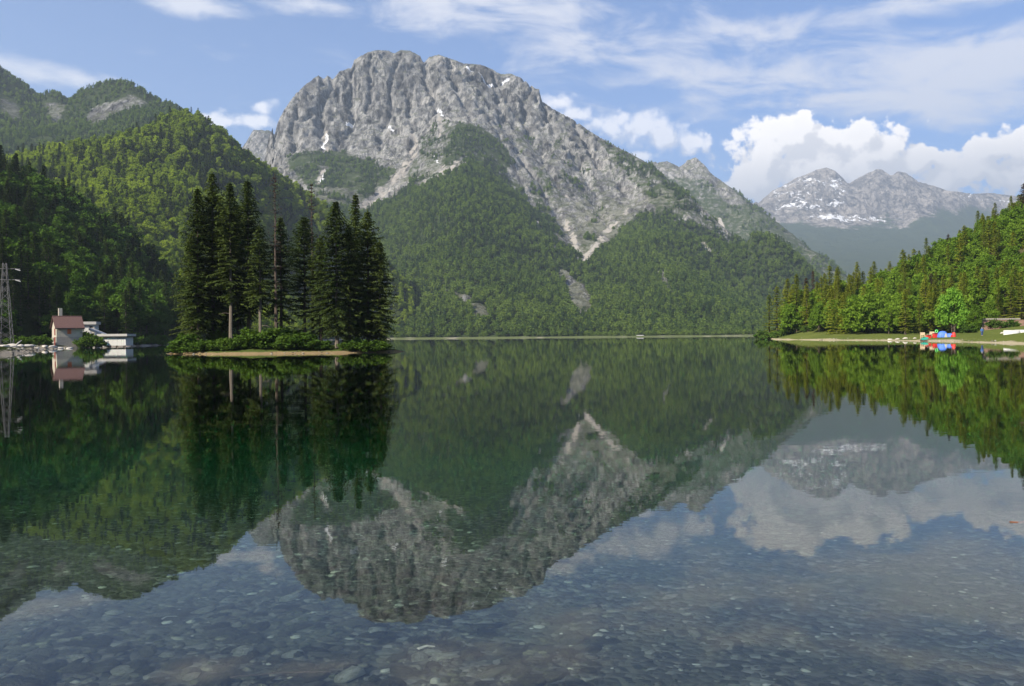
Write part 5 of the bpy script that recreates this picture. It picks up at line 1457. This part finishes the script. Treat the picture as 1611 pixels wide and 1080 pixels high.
def dome(name, loc, rx, ry, h, mat, door, label, cat, rz=0.0):
    e = empty(name, loc, rz, label=label, cat=cat)
    V, F = [], []; nu, nv = 16, 6
    for j in range(nv + 1):
        t = j / nv * math.pi / 2
        for i in range(nu):
            a = 2 * math.pi * i / nu; k = 1 + 0.05 * math.cos(4 * a)
            V.append((rx * k * math.cos(t) ** 0.7 * math.cos(a), ry * k * math.cos(t) ** 0.7 * math.sin(a), h * math.sin(t)))
    for j in range(nv):
        for i in range(nu): F.append((j * nu + i, j * nu + (i + 1) % nu, (j + 1) * nu + (i + 1) % nu, (j + 1) * nu + i))
    obj('canopy', mesh_np('canopy', V, F, True), mat, e)
    for k in (math.pi / 4, 3 * math.pi / 4):
        MB().tube([(rx * 1.03 * math.cos(t) * math.cos(k), ry * 1.03 * math.cos(t) * math.sin(k), h * 1.02 * max(math.sin(t), 0)) for t in np.linspace(0, math.pi, 11)], 0.02, 5).build('pole', M['steel'], e)
    d = MB(); d.prism([(-0.28 * rx, 0.02), (0.28 * rx, 0.02), (0.12 * rx, h * 0.62), (-0.12 * rx, h * 0.62)], 1, -ry * 1.06, -ry * 0.98); d.build('door_flap', door, e)
    return e
dome('blue_tent', rpos(1483, 182), 1.15, 1.0, 1.35, M['blue'], M['white'], 'bright blue dome tent on the right beach', 'tent', 0.2)
dome('low_tent', rpos(1494, 181.5), 0.85, 0.8, 0.8, M['blue'], M['red'], 'low blue shelter leaning against the right side of the blue tent', 'tent', 0.0)
dome('red_shelter', rpos(1500.5, 181), 0.45, 0.5, 1.0, M['red'], M['red'], 'small red beach shelter right of the blue tents', 'shelter', 0.0)
def chair(px, Y, lab):
    e = empty('beach_chair', rpos(px, Y), random.uniform(-0.4, 0.4), label=lab, cat='chair', group='wooden beach chairs')
    for sx in (-0.42, 0.42):
        MB().box(sx - 0.06, sx + 0.06, -0.45, -0.35, 0, 0.7).build('leg', M['tan_wood'], e)
        MB().box(sx - 0.06, sx + 0.06, 0.30, 0.42, 0, 1.35).build('leg', M['tan_wood'], e)
    MB().box(-0.45, 0.45, -0.45, 0.4, 0.45, 0.55).build('seat', M['tan_wood'], e)
    MB().box(-0.45, 0.45, 0.28, 0.36, 0.75, 1.35).build('backrest', M['tan_wood'], e)
chair(1452.5, 183, 'tan wooden beach chair left of the red box'); chair(1467, 183.5, 'tan wooden beach chair between the red boxes')
for px, w, h, lab in [(1460.5, 0.45, 0.75, 'red cool box between the two wooden chairs'), (1472, 0.5, 1.0, 'larger red box right of the wooden chairs')]:
    x, y, z = rpos(px, 182.5)
    e = empty('cool_box', (x, y, z), 0.2, label=lab, cat='box')
    MB().box(-w, w, -0.35, 0.35, 0, h * 0.8).build('body', M['red'], e); MB().box(-w - 0.03, w + 0.03, -0.38, 0.38, h * 0.8, h).build('lid', M['dark_red'], e)
    MB().tube([(-w * 0.7, 0, h), (-w * 0.6, 0, h + 0.12), (w * 0.6, 0, h + 0.12), (w * 0.7, 0, h)], 0.03, 5).build('handle', M['white'], e)
def sphere_obj(name, loc, r, mat, **kw):
    bm = bmesh.new(); bmesh.ops.create_uvsphere(bm, u_segments=14, v_segments=9, radius=r)
    me = bpy.data.meshes.new(name); bm.to_mesh(me); bm.free(); me.polygons.foreach_set('use_smooth', np.ones(len(me.polygons), bool))
    return obj(name, me, mat, None, loc, **kw)
def balls():
    x, y, z = rpos(1473.5, 183.5); e = empty('swim_ring', (x, y, z + 1.35), label='bright green swim ring lying on the larger red box', cat='swim ring')
    bm = bmesh.new(); V, F = [], []
    for i in range(18):
        for j in range(8):
            a, b = 2 * math.pi * i / 18, 2 * math.pi * j / 8; V.append(((0.26 + 0.1 * math.cos(b)) * math.cos(a), 0.1 * math.sin(b), (0.26 + 0.1 * math.cos(b)) * math.sin(a)))
            F.append((i * 8 + j, ((i + 1) % 18) * 8 + j, ((i + 1) % 18) * 8 + (j + 1) % 8, i * 8 + (j + 1) % 8))
    obj('tube', mesh_np('tube', V, F, True), M['lime'], e); bm.free()
balls()
def hull(name, loc, L, w, h, rz, top, bottom, label, cat, flip=False):
    e = empty(name, loc, rz, label=label, cat=cat)
    n = 13; prof = [(-1, 1.0), (-0.85, 0.45), (-0.4, 0.08), (0, 0), (0.4, 0.08), (0.85, 0.45), (1, 1.0)]
    V = []
    for i in range(n):
        u = -1 + 2 * i / (n - 1); ww = w / 2 * max(0.03, (1 - abs(u) ** 2.4)); sheer = 0.25 * h * u * u
        for a, b in prof: V.append((u * L / 2, a * ww, (b * h + sheer * b) if not flip else h * 1.15 - (b * h * 1.0)))
    m = len(prof)
    F = [(i * m + j, (i + 1) * m + j, (i + 1) * m + j + 1, i * m + j + 1) for i in range(n - 1) for j in range(m - 1)]
    obj('hull', mesh_np('hull', V, F, True), bottom, e)
    T = []
    for i in range(n):
        for j in (0, m - 1): T.append(V[i * m + j])
    if not flip:
        obj('deck', mesh_np('deck', np.array(T) + (0, 0, 0.01), [(2 * i, 2 * i + 1, 2 * i + 3, 2 * i + 2) for i in range(n - 1)]), top, e)
    MB().tube([tuple(V[i * m]) for i in range(n)], 0.035, 5).build('gunwale', top, e); MB().tube([tuple(V[i * m + m - 1]) for i in range(n)], 0.035, 5).build('gunwale', top, e)
    if flip: MB().box(-L * 0.46, L * 0.46, -0.03, 0.03, h * 1.13, h * 1.22).build('keel', top, e)
    return e
x, y, z = rpos(1453, 174)
k = hull('kayak', (x, y, z + 0.12), 3.4, 0.75, 0.36, math.radians(40), M['teal'], M['white'], 'teal and white kayak pulled up at the waterline below the camp', 'kayak')
k.rotation_euler = (0.5, -0.12, math.radians(40))
for px, Y, L, rz, lab in [(1592, 176, 3.4, 0.15, 'white upturned rowing boat on the grass, the left one'), (1610, 178, 3.6, 0.1, 'white upturned rowing boat on the grass at the right edge')]:
    hull('rowing_boat', rpos(px, Y), L * 1.15, 1.7, 1.0, rz, M['white'], M['white'], lab, 'boat', True)
for px, Y, s, lab in [(1412, 195, 0.35, 'pale stone at the left of the pair lying behind the beach'), (1424, 194, 0.45, 'pale stone at the right of the pair lying behind the beach'), (1439, 190, 0.3, 'small pale stone left of the wooden chairs'), (1577, 190, 0.4, 'round pinkish stone on the grass left of the white boats'), (1400, 197, 0.4, 'pale stone nearest the shore trees')]:
    o = obj('boulder', ROCK[random.randrange(4)], None, None, rpos(px, Y), label=lab, cat='boulder'); o.scale = (s * 1.6, s, s * 1.2)
def stone_wall():
    Y = 216; a, b = P(1548, 500, Y), P(1604, 497, Y)
    e = empty('retaining_wall', (a[0], Y, 0), label='low pale stone wall along the path above the brown bank', cat='wall')
    n = 16; L = b[0] - a[0]; r = random.Random(4); me = None
    zz = P(1575, 501, Y)[2]
    me = MB().box(-0.5, 0.5, -0.4, 0.4, 0, 1).mesh('stone_block'); me.materials.append(M['stone_wall'])
    for i in range(n):
        for j in range(1):
            o = obj('stone_block', me, None, e); w = L / n
            o.location = ((i + 0.5 + 0.25 * j) * w, r.uniform(-0.08, 0.08), zz - 0.4 + j * 0.42); o.scale = (w * r.uniform(0.86, 0.97), r.uniform(0.9, 1.1), r.uniform(0.36, 0.41))
    X, Z = np.meshgrid(np.linspace(-2, L + 1.5, 40), np.linspace(0, 1, 14))
    bz = zz - 0.45
    Yg = 216 - 0.2 - (1 - Z) * 5.5 + 0.5 * fbm(X / 1.5, Z * 3, 1.0, 4); Zg = Z * bz + (1 - Z) * (np.vectorize(lambda q: float(right_z(q, 211)))(a[0] + X) - 0.6) + 0.3 * fbm(X / 0.9, Z * 5, 4.0, 3) * (Z < 0.95)
    m = simple('brown_bank_soil', (0.17, 0.10, 0.07), 0.95, 0.45, 0.7, 0.2)
    sheet('earth_bank', X + a[0], Yg, Zg, m)
stone_wall()
def person():
    x, y, z = rpos(1545, 183)
    e = empty('person', (x, y, z), 0.3, label='person in a blue jacket and dark trousers standing on the beach grass', cat='person')
    J = {'pel': ((0, 0, .95), .15), 'waist': ((0, 0, 1.12), .15), 'chest': ((0, 0.01, 1.34), .18), 'neck': ((0, 0, 1.50), .06), 'head': ((0, -.01, 1.60), .085), 'top': ((0, 0, 1.72), .08),
         'hl': ((.10, 0, .90), .10), 'kl': ((.12, -.02, .50), .065), 'al': ((.12, .02, .09), .045), 'tl': ((.13, -.13, .04), .04),
         'hr': ((-.10, 0, .90), .10), 'kr': ((-.12, -.03, .50), .065), 'ar': ((-.12, .02, .09), .045), 'tr': ((-.13, -.13, .04), .04),
         'sl': ((.20, 0, 1.42), .075), 'el': ((.27, .03, 1.15), .05), 'wl': ((.25, -.10, .93), .035), 'fl': ((.24, -.15, .86), .03),
         'sr': ((-.20, 0, 1.42), .075), 'er': ((-.27, .03, 1.15), .05), 'wr': ((-.25, -.10, .93), .035), 'fr': ((-.24, -.15, .86), .03)}
    E = [('pel', 'waist'), ('waist', 'chest'), ('chest', 'neck'), ('neck', 'head'), ('head', 'top'), ('pel', 'hl'), ('hl', 'kl'), ('kl', 'al'), ('al', 'tl'), ('pel', 'hr'), ('hr', 'kr'), ('kr', 'ar'), ('ar', 'tr'),
         ('chest', 'sl'), ('sl', 'el'), ('el', 'wl'), ('wl', 'fl'), ('chest', 'sr'), ('sr', 'er'), ('er', 'wr'), ('wr', 'fr')]
    def skin(keys, grow, name, mat, root):
        ks = list(keys); ix = {k: i for i, k in enumerate(ks)}
        me = bpy.data.meshes.new(name); me.from_pydata([J[k][0] for k in ks], [(ix[a], ix[b]) for a, b in E if a in ix and b in ix], []); 
        bm = bmesh.new(); bm.from_mesh(me); bm.verts.layers.skin.verify(); bm.to_mesh(me); bm.free()
        o = obj(name, me, mat, e)
        o.modifiers.new('skin', 'SKIN')
        for i, k in enumerate(ks):
            me.skin_vertices[0].data[i].radius = (J[k][1] + grow,) * 2; me.skin_vertices[0].data[i].use_root = (k == root)
        o.modifiers.new('sub', 'SUBSURF').levels = 2; o.modifiers['sub'].render_levels = 2
        return o
    skin(J, 0.0, 'body', M['skin'], 'pel')
    skin(['pel', 'waist', 'chest', 'sl', 'el', 'wl', 'sr', 'er', 'wr'], 0.075, 'jacket', M['blue_jacket'], 'pel')
    skin(['pel', 'hl', 'kl', 'al', 'hr', 'kr', 'ar'], 0.028, 'trousers', M['navy'], 'pel')
    bm = bmesh.new(); bmesh.ops.create_uvsphere(bm, u_segments=12, v_segments=8, radius=0.105)
    for v in bm.verts: v.co.z = v.co.z * 1.0 + 1.69; v.co.y += 0.025
    me = bpy.data.meshes.new('hair'); bm.to_mesh(me); bm.free(); obj('hair', me, M['hair'], e)
M['blue_jacket'] = simple('blue_jacket', (0.05, 0.13, 0.34), 0.8, 0.1, 6)
person()
def far_hut():
    q = P(1007, 532, 912); z = float(bed_z(q[0], 912))
    e = empty('white_hut', (q[0], 912, z - 0.4), 0.2, label='tiny white hut on the far shore', cat='hut')
    MB().box(-3.4, 3.4, -1.6, 1.6, -0.5, 0.7).build('wall', M['plaster'], e); m = MB(); m.prism([(-1.9, 0.65), (1.9, 0.65), (0, 1.3)], 0, -3.7, 3.7); m.build('roof', M['grey_roof'], e)
far_hut()
